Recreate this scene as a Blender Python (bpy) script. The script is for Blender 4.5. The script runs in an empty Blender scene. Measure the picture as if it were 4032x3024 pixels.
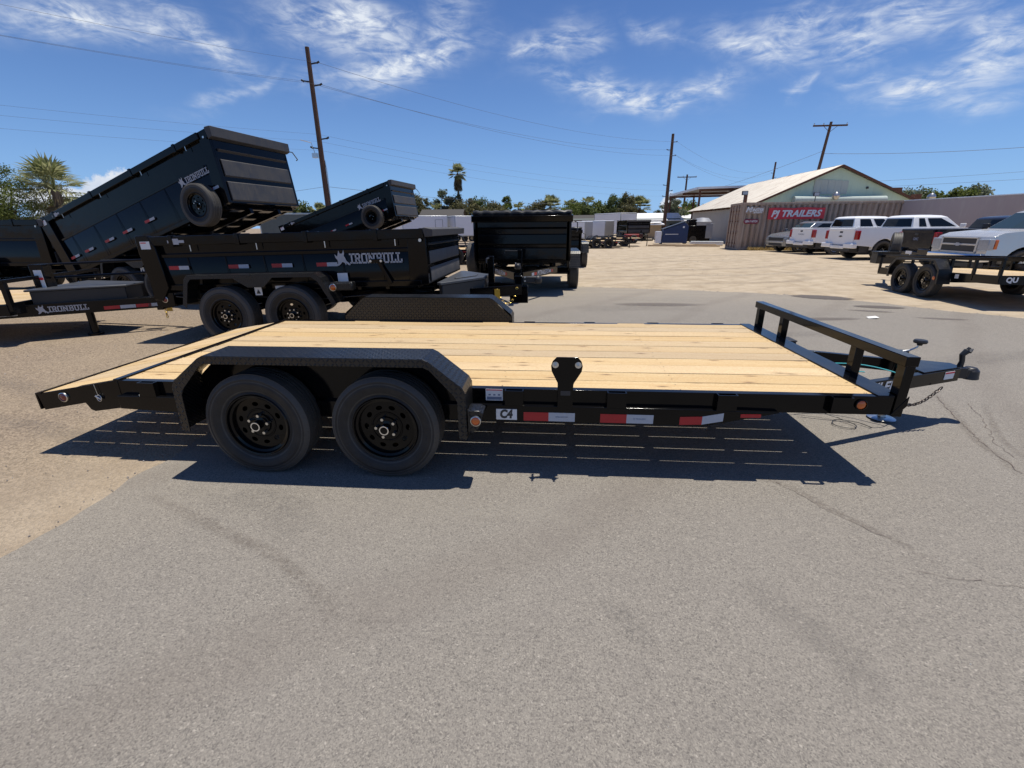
import bpy, bmesh, math, random
from mathutils import Matrix, Vector
random.seed(7)
R = math.radians
sc = bpy.context.scene
COL = sc.collection

# ---------------------------------------------------------------- camera, sky, sun, exposure
cam_d = bpy.data.cameras.new('camera'); cam = bpy.data.objects.new('camera', cam_d); COL.objects.link(cam)
cam_d.sensor_fit = 'HORIZONTAL'; cam_d.sensor_width = 36.0; cam_d.lens = 15.7884
cam_d.clip_start = 0.05; cam_d.clip_end = 5000
cr = Vector((0.99658, 0.08226, -0.0076)); cu = Vector((-0.02017, 0.33148, 0.94325)); cf = Vector((-0.08011, 0.93987, -0.33201))
cam.matrix_world = Matrix(((cr.x, cu.x, -cf.x, 1.0101), (cr.y, cu.y, -cf.y, -2.4627), (cr.z, cu.z, -cf.z, 1.5384), (0, 0, 0, 1)))
sc.camera = cam
sc.view_settings.view_transform = 'Standard'; sc.view_settings.look = 'None'
sc.view_settings.exposure = 0.0; sc.view_settings.gamma = 1.0; sc.view_settings.use_curve_mapping = False

SUN_TO = Vector((0.178, 0.121, 1.0)).normalized()
sun_d = bpy.data.lights.new('sun', 'SUN'); sun = bpy.data.objects.new('sun', sun_d); COL.objects.link(sun)
sun_d.energy = 5.0; sun_d.angle = R(0.53); sun_d.color = (1.0, 0.945, 0.845)
sun.rotation_euler = SUN_TO.to_track_quat('Z', 'Y').to_euler()

world = bpy.data.worlds.new('World'); sc.world = world; world.use_nodes = True

class NT:
    """small helper to write node trees"""
    def __init__(s, tree): s.t = tree; s.t.nodes.clear()
    def n(s, typ, **kw):
        nd = s.t.nodes.new(typ)
        for k, v in kw.items():
            if k == 'inp':
                for a, b in v.items(): s.set(nd.inputs[a], b)
            else: setattr(nd, k, v)
        return nd
    def set(s, sock, v):
        if isinstance(v, bpy.types.NodeSocket): s.t.links.new(v, sock)
        elif isinstance(v, bpy.types.Node): s.t.links.new(v.outputs[0], sock)
        else: sock.default_value = v
    def m(s, op, a, b=None, c=None, clamp=False):
        nd = s.t.nodes.new('ShaderNodeMath'); nd.operation = op; nd.use_clamp = clamp
        for i, v in enumerate((a, b, c)):
            if v is not None: s.set(nd.inputs[i], v)
        return nd.outputs[0]
    def mix(s, f, a, b, typ='RGBA', blend='MIX'):
        nd = s.t.nodes.new('ShaderNodeMix'); nd.data_type = typ
        if typ == 'RGBA': nd.blend_type = blend; ia, ib, o = 6, 7, 2
        else: ia, ib, o = 2, 3, 0
        s.set(nd.inputs[0], f); s.set(nd.inputs[ia], a); s.set(nd.inputs[ib], b)
        return nd.outputs[o]
    def ramp(s, f, stops, interp='LINEAR'):
        nd = s.t.nodes.new('ShaderNodeValToRGB'); nd.color_ramp.interpolation = interp
        e = nd.color_ramp.elements
        while len(e) < len(stops): e.new(0.5)
        for i, (p, c) in enumerate(stops):
            e[i].position = p; e[i].color = c if len(c) == 4 else (*c, 1)
        s.set(nd.inputs[0], f); return nd.outputs[0]
    def noise(s, vec, scale, detail=4, rough=.55, dist=0, dims='3D'):
        nd = s.n('ShaderNodeTexNoise', noise_dimensions=dims)
        if vec is not None: s.set(nd.inputs['Vector'], vec)
        nd.inputs['Scale'].default_value = scale; nd.inputs['Detail'].default_value = detail
        nd.inputs['Roughness'].default_value = rough; nd.inputs['Distortion'].default_value = dist
        return nd.outputs[0]
    def mapv(s, vec, scale=(1, 1, 1), loc=(0, 0, 0), rot=(0, 0, 0)):
        nd = s.n('ShaderNodeMapping'); s.set(nd.inputs[0], vec)
        nd.inputs[1].default_value = loc; nd.inputs[2].default_value = rot; nd.inputs[3].default_value = scale
        return nd.outputs[0]

# cirrus patches: azimuth, elevation, 2x2 shape matrix, density
CIRRUS = [(-0.722, 0.279, 7.611, -2.579, -3.543, 41.799, 0.75), (-0.612, 0.287, 10.654, -9.484, 18.135, 30.996, 0.6), (-0.367, 0.322, 8.223, -2.925, 2.062, 26.869, 0.8), (-0.283, 0.282, 6.681, 1.653, -8.879, 37.902, 0.8), (-0.204, 0.331, 6.265, 15.486, -19.424, 16.214, 0.6), (-0.56, 0.221, 11.173, 3.602, -41.65, 85.606, 0.35), (0.005, 0.314, 13.952, 2.023, -0.868, 37.405, 0.8), (-0.042, 0.299, 22.636, -5.057, 9.594, 59.977, 0.5), (0.116, 0.235, 7.871, -0.776, 7.478, 40.802, 0.8), (0.248, 0.222, 12.01, 3.834, -3.319, 50.628, 0.7), (0.177, 0.21, 10.379, 2.635, -4.985, 97.845, 0.6), (0.346, 0.271, 11.06, 0.05, 10.73, 41.812, 0.65), (0.389, 0.295, 13.308, 7.605, -5.295, 31.239, 0.5), (0.182, 0.32, 19.124, -7.214, 23.487, 63.466, 0.4), (0.486, 0.279, 11.688, 5.631, -1.946, 28.204, 0.55), (0.568, 0.279, 14.315, 5.839, 1.644, 37.472, 0.5), (0.648, 0.211, 17.361, 10.758, -9.667, 25.081, 0.6), (0.588, 0.194, 13.013, 5.036, -1.164, 41.566, 0.65), (0.43, 0.217, 23.201, 28.676, -73.968, 57.375, 0.4), (0.515, 0.223, 22.656, 8.629, -1.945, 101.576, 0.4), (0.661, 0.244, 28.721, 20.256, -9.367, 18.373, 0.5), (0.645, 0.165, 16.012, 5.082, 4.047, 69.52, 0.35)]
CUMULUS = [(-0.775, 0.050, .036, .034), (-0.747, 0.058, .040, .036), (-0.715, 0.052, .045, .032), (-0.83, 0.035, .05, .028),
           (-0.545, 0.035, .022, .03), (0.235, 0.035, .02, .028), (-0.90, 0.045, .05, .02)]

def build_world():
    w = NT(world.node_tree)
    out = w.n('ShaderNodeOutputWorld'); bg = w.n('ShaderNodeBackground')
    sky = w.n('ShaderNodeTexSky', sky_type='NISHITA', sun_disc=False)
    sky.sun_elevation = math.asin(SUN_TO.z); sky.sun_rotation = math.atan2(SUN_TO.x, SUN_TO.y)
    sky.altitude = 350; sky.air_density = 1.0; sky.dust_density = 0.12; sky.ozone_density = 1.6
    tc = w.n('ShaderNodeTexCoord').outputs['Generated']
    sep = w.n('ShaderNodeSeparateXYZ'); w.set(sep.inputs[0], tc)
    x, y, z = sep.outputs
    az = w.m('ARCTAN2', x, y); el = w.m('ARCSINE', z)
    # thin streaky cirrus placed in loose patches
    com = w.n('ShaderNodeCombineXYZ'); w.set(com.inputs[0], az); w.set(com.inputs[1], el)
    wob = w.n('ShaderNodeTexNoise'); w.set(wob.inputs['Vector'], com); wob.inputs['Scale'].default_value = 9; wob.inputs['Detail'].default_value = 4
    ws = w.n('ShaderNodeSeparateXYZ'); w.set(ws.inputs[0], wob.outputs['Color'])
    az2 = w.m('ADD', az, w.m('MULTIPLY', w.m('SUBTRACT', ws.outputs[0], .5), .16))
    el2 = w.m('ADD', el, w.m('MULTIPLY', w.m('SUBTRACT', ws.outputs[1], .5), .075))
    acc = 0.0
    for a0, e0, m00, m01, m10, m11, st in CIRRUS:
        da = w.m('SUBTRACT', az2, a0); de = w.m('SUBTRACT', el2, e0)
        u = w.m('ADD', w.m('MULTIPLY', da, m00), w.m('MULTIPLY', de, m01))
        v = w.m('ADD', w.m('MULTIPLY', da, m10), w.m('MULTIPLY', de, m11))
        r2 = w.m('ADD', w.m('MULTIPLY', u, u), w.m('MULTIPLY', v, v))
        g = w.m('MULTIPLY', w.m('EXPONENT', w.m('MULTIPLY', r2, -1.35)), st)
        acc = w.m('MAXIMUM', acc, g)
    # a light scatter of the same cloud over the rest of the sky
    zz = w.m('ADD', w.m('MAXIMUM', z, 0), .12)
    pl = w.n('ShaderNodeCombineXYZ'); w.set(pl.inputs[0], w.m('DIVIDE', x, zz)); w.set(pl.inputs[1], w.m('DIVIDE', y, zz))
    gen = w.noise(pl, .8, 3)
    gen = w.m('MULTIPLY', w.m('SUBTRACT', gen, .54, clamp=True), 1.3)
    gen = w.m('MULTIPLY', gen, w.m('MULTIPLY', w.m('SUBTRACT', el, .34, clamp=True), 4, clamp=True))
    acc = w.m('MAXIMUM', acc, gen)
    st1 = w.noise(w.mapv(com, (12, 38, 1), rot=(0, 0, R(-14))), 1.0, 9, .60, 1.4)
    st2 = w.noise(w.mapv(com, (9, 22, 1), rot=(0, 0, R(24))), 1.7, 8, .64, 1.2)
    tex = w.m('MULTIPLY', w.m('ADD', w.m('MULTIPLY', st1, .62), w.m('MULTIPLY', st2, .5)), 1.0)
    tex = w.m('POWER', w.m('MULTIPLY', w.m('SUBTRACT', tex, .40, clamp=True), 3.9, clamp=True), 1.5)
    soft = w.m('MULTIPLY', acc, w.m('ADD', w.m('MULTIPLY', tex, 1.35), .05))
    cir = w.m('MULTIPLY', soft, 1.05, clamp=True)
    # small cumulus heads low on the horizon
    cw = w.noise(com, 45, 6, .6); cacc = -3.0
    for a0, e0, ra, re in CUMULUS:
        da = w.m('DIVIDE', w.m('SUBTRACT', az, a0), ra); de = w.m('DIVIDE', w.m('SUBTRACT', el, e0), re)
        r2 = w.m('ADD', w.m('MULTIPLY', da, da), w.m('MULTIPLY', de, de))
        cacc = w.m('MAXIMUM', cacc, w.m('SUBTRACT', 1.0, r2))
    cum = w.m('MULTIPLY', w.m('ADD', cacc, w.m('MULTIPLY', w.m('SUBTRACT', cw, .55), 2.4)), 3.0, clamp=True)
    skyc = w.mix(1.0, sky.outputs[0], (.70, .95, 1.42, 1), blend='MULTIPLY')
    hz = w.m('POWER', w.m('SUBTRACT', 1.0, w.m('MAXIMUM', z, 0), clamp=True), 7.0)
    skyc = w.mix(w.m('MULTIPLY', hz, .8), skyc, (4.1, 7.7, 13.6, 1))
    c1 = w.mix(cir, skyc, (11.0, 11.8, 13.0, 1))
    shade = w.ramp(w.noise(com, 22, 5), [(.35, (8.6, 9.6, 11.4)), (.6, (12.4, 12.7, 13.2))])
    c2 = w.mix(w.m('MULTIPLY', cum, .88), c1, shade)
    w.set(bg.inputs[0], c2); bg.inputs[1].default_value = 0.070
    w.set(out.inputs[0], bg.outputs[0])
build_world()

# ---------------------------------------------------------------- mesh building
class MB:
    def __init__(s): s.v = []; s.f = []; s.mi = []; s.m = 0; s.M = Matrix.Identity(4)
    def add(s, vs, fs):
        b = len(s.v); s.v += [tuple(s.M @ Vector(p)) for p in vs]
        s.f += [tuple(b + i for i in f) for f in fs]; s.mi += [s.m] * len(fs); return s
    def bx(s, x0, x1, y0, y1, z0, z1):
        vs = [(x, y, z) for x in (x0, x1) for y in (y0, y1) for z in (z0, z1)]
        return s.add(vs, [(0, 1, 3, 2), (4, 6, 7, 5), (0, 4, 5, 1), (2, 3, 7, 6), (0, 2, 6, 4), (1, 5, 7, 3)])
    def box(s, c, d): return s.bx(c[0]-d[0]/2, c[0]+d[0]/2, c[1]-d[1]/2, c[1]+d[1]/2, c[2]-d[2]/2, c[2]+d[2]/2)
    def bar(s, p, q, w, h, up=(0, 0, 1)):
        p = Vector(p); q = Vector(q); d = (q - p).normalized(); u = Vector(up)
        if abs(d.dot(u)) > .98: u = Vector((1, 0, 0))
        r = d.cross(u).normalized(); u = r.cross(d)
        vs = [o + r * a * w / 2 + u * b * h / 2 for o in (p, q) for a, b in ((-1, -1), (1, -1), (1, 1), (-1, 1))]
        return s.add(vs, [(3, 2, 1, 0), (4, 5, 6, 7), (0, 1, 5, 4), (1, 2, 6, 5), (2, 3, 7, 6), (3, 0, 4, 7)])
    def tube(s, pts, r, n=8, closed=False, cap=True):
        pts = [Vector(p) for p in pts]; N = len(pts); rings = []; u = None
        rr = r if isinstance(r, (list, tuple)) else [r] * N
        for i, p in enumerate(pts):
            a = pts[(i-1) % N] if (i or closed) else p; b = pts[(i+1) % N] if (i < N-1 or closed) else p
            d = (b - a).normalized()
            if u is None: u = d.orthogonal().normalized()
            u = (u - d * u.dot(d)).normalized(); v = d.cross(u)
            rings.append([p + (u * math.cos(t) + v * math.sin(t)) * rr[i] for t in (2*math.pi*k/n for k in range(n))])
        vs = [q for ring in rings for q in ring]; fs = []
        for i in range(N if closed else N-1):
            j = (i + 1) % N
            for k in range(n): l = (k+1) % n; fs.append((i*n+k, i*n+l, j*n+l, j*n+k))
        if cap and not closed: fs += [tuple(range(n))[::-1], tuple((N-1)*n+k for k in range(n))]
        return s.add(vs, fs)
    def cyl(s, p, q, r, n=16, r2=None): return s.tube([p, q], [r, r if r2 is None else r2], n)
    def prism(s, poly, a, b, plane='xz'):
        """extrude a 2D outline; plane xz -> along y, xy -> along z, yz -> along x"""
        def P(u, v, t): return (u, t, v) if plane == 'xz' else ((u, v, t) if plane == 'xy' else (t, u, v))
        n = len(poly); vs = [P(u, v, a) for u, v in poly] + [P(u, v, b) for u, v in poly]
        fs = [tuple(range(n)), tuple(range(2*n-1, n-1, -1))] + [(i, i+n, (i+1) % n + n, (i+1) % n) for i in range(n)]
        return s.add(vs, fs)
    def lathe(s, prof, n=48, axis='y', c=(0, 0, 0), closed=False):
        vs = []; m = len(prof)
        for k in range(n):
            t = 2*math.pi*k/n
            for r, h in prof:
                a, b = r*math.cos(t), r*math.sin(t)
                vs.append((c[0]+a, c[1]+h, c[2]+b) if axis == 'y' else ((c[0]+a, c[1]+b, c[2]+h) if axis == 'z' else (c[0]+h, c[1]+a, c[2]+b)))
        fs = []
        for k in range(n):
            l = (k+1) % n
            for i in range(m if closed else m-1): j = (i+1) % m; fs.append((k*m+i, k*m+j, l*m+j, l*m+i))
        return s.add(vs, fs)
    def poly(s, pts): return s.add(pts, [tuple(range(len(pts)))])
    def mesh(s, me, M=Matrix.Identity(4)):
        return s.add([M @ v.co for v in me.vertices], [tuple(p.vertices) for p in me.polygons])
    def me(s, name, mats, smooth=True, ang=32):
        me = bpy.data.meshes.new(name); me.from_pydata(s.v, [], s.f)
        for m in (mats if isinstance(mats, (list, tuple)) else [mats]): me.materials.append(m)
        if any(s.mi): me.polygons.foreach_set('material_index', s.mi)
        bm = bmesh.new(); bm.from_mesh(me); bmesh.ops.recalc_face_normals(bm, faces=bm.faces); bm.to_mesh(me); bm.free()
        if smooth: me.shade_smooth(); me.set_sharp_from_angle(angle=R(ang))
        return me

def link(o, parent=None, loc=None, rot=None):
    COL.objects.link(o)
    if parent is not None: o.parent = parent
    if loc is not None: o.location = loc
    if rot is not None: o.rotation_euler = rot
    return o
def part(name, mb, mats, parent=None, bev=0, loc=None, rot=None, smooth=True, label=None, stuff=False, seg=2):
    me = mb.me(name, mats, smooth) if isinstance(mb, MB) else mb
    o = bpy.data.objects.new(name, me); link(o, parent, loc, rot)
    if bev:
        b = o.modifiers.new('edge', 'BEVEL'); b.width = bev; b.segments = seg; b.limit_method = 'ANGLE'; b.angle_limit = R(35); b.harden_normals = False
    if label: o['label'] = label
    if stuff: o['kind'] = 'stuff'
    return o
def thing(name, label, cat, loc=(0, 0, 0), rz=0, group=None, rot=None):
    o = bpy.data.objects.new(name, None); link(o, None, loc, rot or (0, 0, rz)); o.empty_display_size = .2
    o['label'] = label; o['category'] = cat
    if group: o['group'] = group
    return o
def sub(name, parent, loc=(0, 0, 0), rot=(0, 0, 0)):
    o = bpy.data.objects.new(name, None); return link(o, parent, loc, rot)
def tag(o, label, cat, group=None):
    o['label'] = label; o['category'] = cat
    if group: o['group'] = group
    return o
def struct(o): o['kind'] = 'structure'; return o
def copy_tree(o, parent=None):
    c = o.copy(); COL.objects.link(c)
    if parent is not None: c.parent = parent
    for ch in list(o.children): copy_tree(ch, c)
    return c

def curve_mesh(cu):
    o = bpy.data.objects.new('tmp', cu); COL.objects.link(o)
    dg = bpy.context.evaluated_depsgraph_get(); dg.update()
    me = bpy.data.meshes.new_from_object(o.evaluated_get(dg)); bpy.data.objects.remove(o); return me
def flat_mesh(loops, th):
    """filled outline with holes, in the XY plane, thickness th"""
    cu = bpy.data.curves.new('tmp', 'CURVE'); cu.dimensions = '2D'; cu.fill_mode = 'BOTH'; cu.extrude = th / 2
    for lp in loops:
        sp = cu.splines.new('POLY'); sp.points.add(len(lp)-1); sp.use_cyclic_u = True
        for i, (a, b) in enumerate(lp): sp.points[i].co = (a, b, 0, 1)
    return curve_mesh(cu)
def text_mesh(body, size, shear=0, off=0, th=.002, width=None):
    cu = bpy.data.curves.new('tmp', 'FONT'); cu.body = body; cu.size = size; cu.shear = shear; cu.offset = off; cu.extrude = th / 2
    cu.align_x = 'CENTER'; cu.align_y = 'CENTER'; cu.resolution_u = 3
    me = curve_mesh(cu)
    if width:
        xs = [v.co.x for v in me.vertices]; k = width / (max(xs) - min(xs)); c = (max(xs) + min(xs)) / 2
        for v in me.vertices: v.co.x = (v.co.x - c) * k
    return me
def ellipse(cx, cy, a, b, n=20, rot=0):
    c, s_ = math.cos(rot), math.sin(rot)
    return [(cx + a*math.cos(t)*c - b*math.sin(t)*s_, cy + a*math.cos(t)*s_ + b*math.sin(t)*c) for t in (2*math.pi*k/n for k in range(n))]
FACE_NEAR = Matrix.Rotation(R(90), 4, 'X')      # XY drawing stood up in XZ, facing -Y
def face(loc, rz=0, tilt=0, k=1.0):
    return Matrix.Translation(loc) @ Matrix.Rotation(rz, 4, 'Z') @ Matrix.Rotation(-tilt, 4, 'Y') @ FACE_NEAR @ Matrix.Scale(k, 4)

# slab lettering and bull mark drawn as outlines
def strokes(mb, segs, w, M):
    for a, b in segs:
        d = Vector((b[0]-a[0], b[1]-a[1])); L = d.length; d /= L; n = Vector((-d.y, d.x)) * w/2
        e = d * (w/2 if (abs(d.x) < .01 or abs(d.y) < .01) else 0)
        pts = [Vector(a)-e+n, Vector(a)-e-n, Vector(b)+e-n, Vector(b)+e+n]
        mb.add([M @ Vector((p.x, p.y, z)) for z in (0, .003) for p in pts], [(0, 1, 2, 3), (7, 6, 5, 4), (0, 4, 5, 1), (1, 5, 6, 2), (2, 6, 7, 3), (3, 7, 4, 0)])
def ironbull(M, with_bull=True):
    """wordmark IRONBULL, unit letter height, starting at x=0"""
    b, t, m = .09, .91, .5
    L = {'I': (.42, [((.21, b), (.21, t)), ((.06, b), (.36, b)), ((.06, t), (.36, t))]),
         'R': (.72, [((.2, b), (.2, t)), ((.08, t), (.5, t)), ((.58, .82), (.58, .58)), ((.2, m), (.5, m)), ((.42, m), (.6, .14)), ((.06, b), (.32, b)), ((.52, b), (.7, b))]),
         'O': (.70, [((.12, .2), (.12, .8)), ((.58, .2), (.58, .8)), ((.2, t), (.5, t)), ((.2, b), (.5, b))]),
         'N': (.78, [((.16, b), (.16, t)), ((.62, b), (.62, t)), ((.16, .9), (.62, .1)), ((.04, b), (.28, b)), ((.04, t), (.2, t)), ((.5, t), (.74, t))]),
         'B': (.72, [((.2, b), (.2, t)), ((.08, t), (.48, t)), ((.08, b), (.5, b)), ((.2, m), (.5, m)), ((.57, .8), (.57, .62)), ((.6, .4), (.6, .2))]),
         'U': (.74, [((.16, .2), (.16, t)), ((.58, .2), (.58, t)), ((.24, b), (.5, b)), ((.04, t), (.28, t)), ((.46, t), (.7, t))]),
         'L': (.62, [((.2, b), (.2, t)), ((.06, t), (.34, t)), ((.08, b), (.54, b)), ((.54, b), (.54, .3))])}
    mb = MB(); x = 0
    for ch in 'IRONBULL':
        wd, sg = L[ch]; strokes(mb, sg, .155, M @ Matrix.Translation((x, 0, 0))); x += wd
    if with_bull:
        bull = [(-1.55, .95), (-1.3, .72), (-1.22, .95), (-1.1, 1.3), (-1.02, 1.02), (-.86, .98), (-.72, 1.05), (-.6, 1.35), (-.55, .98), (-.62, .78), (-.5, .55), (-.42, .3),
                (-.2, .12), (-.02, -.1), (-.25, -.12), (-.42, .08), (-.52, -.12), (-.62, .12), (-.85, .2), (-1.02, .02), (-1.25, -.15), (-1.45, -.12), (-1.28, .1), (-1.32, .4), (-1.5, .62)]
        mb.mesh(flat_mesh([bull], .003), M @ Matrix.Translation((.05, .0, .0015)))
    return mb
# ---------------------------------------------------------------- materials
def mat(name):
    m = bpy.data.materials.new(name); m.use_nodes = True; t = NT(m.node_tree)
    o = t.n('ShaderNodeOutputMaterial'); b = t.n('ShaderNodeBsdfPrincipled'); t.set(o.inputs[0], b.outputs[0])
    t.b = b; t.o = o; return m, t
def bump(t, h, dist, strength=1.0, normal=None):
    nd = t.n('ShaderNodeBump'); nd.inputs['Strength'].default_value = strength; nd.inputs['Distance'].default_value = dist
    t.set(nd.inputs['Height'], h)
    if normal is not None: t.set(nd.inputs['Normal'], normal)
    return nd.outputs[0]
def objv(t): return t.n('ShaderNodeTexCoord').outputs['Object']
def simple(name, col, rough=.5, metal=0, spec=None, var=0, scale=6, coat=0):
    m, t = mat(name); b = t.b
    b.inputs['Roughness'].default_value = rough; b.inputs['Metallic'].default_value = metal
    if coat: b.inputs['Coat Weight'].default_value = coat; b.inputs['Coat Roughness'].default_value = .08
    if spec is not None: b.inputs['Specular IOR Level'].default_value = spec
    if var:
        n = t.noise(objv(t), scale, 5); k = 1 - var
        t.set(b.inputs['Base Color'], t.mix(n, (col[0]*k, col[1]*k, col[2]*k, 1), (min(1, col[0]*(1+var)), min(1, col[1]*(1+var)), min(1, col[2]*(1+var)), 1)))
        t.set(b.inputs['Roughness'], t.m('ADD', rough - .1, t.m('MULTIPLY', n, .2)))
    else: b.inputs['Base Color'].default_value = (*col, 1)
    return m
def paint(name, col, dust=.12, rough=.22, streak=0, spec=.5):
    m, t = mat(name); v = objv(t); b = t.b
    n = t.noise(v, 3.2, 6, .62); f = t.noise(v, 55, 4, .7)
    geo = t.n('ShaderNodeNewGeometry'); sp = t.n('ShaderNodeSeparateXYZ'); t.set(sp.inputs[0], geo.outputs['Normal'])
    up = t.m('MAXIMUM', sp.outputs[2], 0.0)
    d = t.m('MULTIPLY', t.m('SUBTRACT', t.m('ADD', n, t.m('MULTIPLY', f, .35)), .52, clamp=True), 1.8)
    d = t.m('MULTIPLY', d, t.m('ADD', t.m('MULTIPLY', up, .9), .55), clamp=True)
    d = t.m('MULTIPLY', d, dust)
    if streak:
        s1 = t.noise(t.mapv(v, (30, 30, 1.2)), 1.0, 4, .6)
        d = t.m('ADD', d, t.m('MULTIPLY', t.m('SUBTRACT', s1, .5, clamp=True), streak))
    t.set(b.inputs['Base Color'], t.mix(d, (*col, 1), (.23, .20, .165, 1)))
    t.set(b.inputs['Roughness'], t.m('ADD', rough, t.m('MULTIPLY', d, 1.6), clamp=True))
    b.inputs['Specular IOR Level'].default_value = spec
    t.set(b.inputs['Normal'], bump(t, t.noise(v, 90, 2), .0006, .25, bump(t, t.noise(v, 2.6, 2), .010, .30)))
    return m
M = {}
M['black'] = paint('black_enamel', (.0030, .0030, .0034), dust=.010, rough=.10, spec=.22)
M['black_old'] = paint('dusty_black_enamel', (.005, .005, .006), dust=.022, rough=.16, streak=.02, spec=.22)
M['black_front'] = paint('ground_lit_streaked_black_enamel', (.038, .038, .042), dust=.30, rough=.5, streak=.5)  # lifted grey base paints in light reflected off the ground, plus dusty streaks
M['black_plastic'] = simple('black_plastic', (.018, .018, .02), .45, var=.2)
M['lid_plastic'] = simple('grey_toolbox_lid', (.055, .06, .07), .42, var=.15)
M['steel'] = simple('zinc_steel', (.62, .62, .6), .3, 1, var=.15, scale=30)
M['chain'] = simple('dark_chain_steel', (.11, .09, .08), .45, .8, var=.3, scale=40)
M['gold'] = simple('yellow_zinc', (.75, .52, .14), .3, 1, var=.2, scale=40)
M['chrome'] = simple('chrome', (.8, .81, .83), .08, 1)
M['red_tape'] = simple('red_reflective_tape', (.42, .012, .02), .35, var=.12, scale=60)
M['white_tape'] = simple('silver_reflective_tape', (.42, .45, .50), .4, var=.12, scale=60)
M['white'] = simple('white_vinyl', (.74, .75, .76), .4, var=.05, scale=40)
M['logo'] = simple('silver_vinyl', (.42, .43, .46), .45, var=.15, scale=25)
M['print'] = simple('dark_print', (.03, .03, .035), .5)
M['blue_print'] = simple('blue_grey_print', (.16, .2, .3), .5)
M['amber'] = simple('amber_lens', (.62, .12, .008), .18, coat=.6)
M['red_lens'] = simple('red_lens', (.16, .006, .008), .2, coat=.5)
M['tag_yellow'] = simple('yellow_tag', (.62, .36, .03), .5, var=.1, scale=30)
M['cord_teal'] = simple('teal_cord', (.02, .42, .46), .45)
M['cord_dark'] = simple('dark_cable', (.02, .02, .02), .5)
M['white_paint'] = paint('white_car_paint', (.88, .88, .88), dust=.12, rough=.16)
M['silver_paint'] = paint('silver_car_paint', (.62, .61, .58), dust=.1, rough=.2)
M['silver_paint'].node_tree.nodes['Principled BSDF'].inputs['Metallic'].default_value = .5
M['dkgrey_paint'] = paint('grey_car_paint', (.22, .235, .26), dust=.1, rough=.2)
M['dkgrey_paint'].node_tree.nodes['Principled BSDF'].inputs['Metallic'].default_value = .4
M['car_black'] = paint('black_car_paint', (.012, .012, .016), dust=.1, rough=.14)
M['glass'] = simple('tinted_glass', (.006, .008, .010), .05, spec=.35)
M['glass_clear'] = simple('windscreen_glass', (.03, .05, .055), .06, spec=.6)
M['tail_red'] = simple('tail_lamp', (.35, .01, .012), .15, coat=.6)
M['lamp_clear'] = simple('head_lamp', (.35, .38, .42), .1, coat=.8, var=.3, scale=20)
M['alu'] = simple('alloy_wheel', (.5, .5, .5), .3, .9)
M['trailer_white'] = simple('enclosed_trailer_skin', (.70, .71, .76), .35, var=.05, scale=2)
M['concrete'] = simple('concrete', (.42, .40, .37), .9, var=.2)
M['dumpster_blue'] = simple('blue_dumpster_paint', (.008, .028, .10), .5, var=.35, scale=5)
M['red_paint'] = simple('faded_red_paint', (.32, .03, .02), .5, var=.3)
M['rust'] = simple('rusty_steel', (.12, .05, .03), .8, var=.4, scale=12)
M['shed_roof'] = simple('white_sheet_roof', (.8, .8, .8), .5, var=.04)
M['shed_wall'] = simple('grey_green_shed_wall', (.13, .15, .14), .8, var=.25)
M['shed_tan'] = simple('tan_shed_wall', (.38, .29, .19), .8, var=.15)
M['red_roof'] = simple('red_tile_roof', (.5, .1, .06), .8, var=.2)
M['tarp_grey'] = simple('grey_tarpaulin', (.30, .31, .34), .55, var=.3, scale=2)
M['sticker_red'] = simple('red_banner', (.62, .035, .05), .5, var=.06)
M['sticker_maroon'] = simple('maroon_sign', (.2, .01, .035), .5)
M['lumber'] = simple('stacked_lumber', (.45, .33, .2), .7, var=.2)
M['paper'] = simple('paper_scrap', (.8, .8, .78), .7)

def m_diamond():
    m, t = mat('diamond_plate_enamel'); v = objv(t); b = t.b
    sp = t.n('ShaderNodeSeparateXYZ'); t.set(sp.inputs[0], v)
    s_ = 0.027
    U = t.m('DIVIDE', sp.outputs[0], s_); V = t.m('DIVIDE', t.m('ADD', sp.outputs[1], sp.outputs[2]), s_)
    par = t.m('FLOORED_MODULO', t.m('ADD', t.m('FLOOR', U), t.m('FLOOR', V)), 2.0)
    sg = t.m('SUBTRACT', t.m('MULTIPLY', t.m('ROUND', par), 2.0), 1.0)
    uu = t.m('SUBTRACT', t.m('FRACT', U), .5); vv = t.m('SUBTRACT', t.m('FRACT', V), .5)
    a = t.m('MULTIPLY', t.m('ADD', uu, t.m('MULTIPLY', vv, sg)), .707)
    c = t.m('MULTIPLY', t.m('SUBTRACT', uu, t.m('MULTIPLY', vv, sg)), .707)
    a = t.m('DIVIDE', a, .52); c = t.m('DIVIDE', c, .15)
    h = t.m('SUBTRACT', 1.0, t.m('ADD', t.m('MULTIPLY', a, a), t.m('MULTIPLY', c, c)), clamp=True)
    h = t.m('POWER', h, .5)
    n = t.noise(v, 6, 5, .6)
    t.set(b.inputs['Base Color'], t.mix(t.m('MULTIPLY', n, .05), (.004, .0045, .0055, 1), (.2, .18, .15, 1)))
    t.set(b.inputs['Roughness'], t.m('ADD', .2, t.m('MULTIPLY', n, .22)))
    t.set(b.inputs['Normal'], bump(t, h, .010, 1.0)); return m
M['diamond'] = m_diamond()

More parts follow.
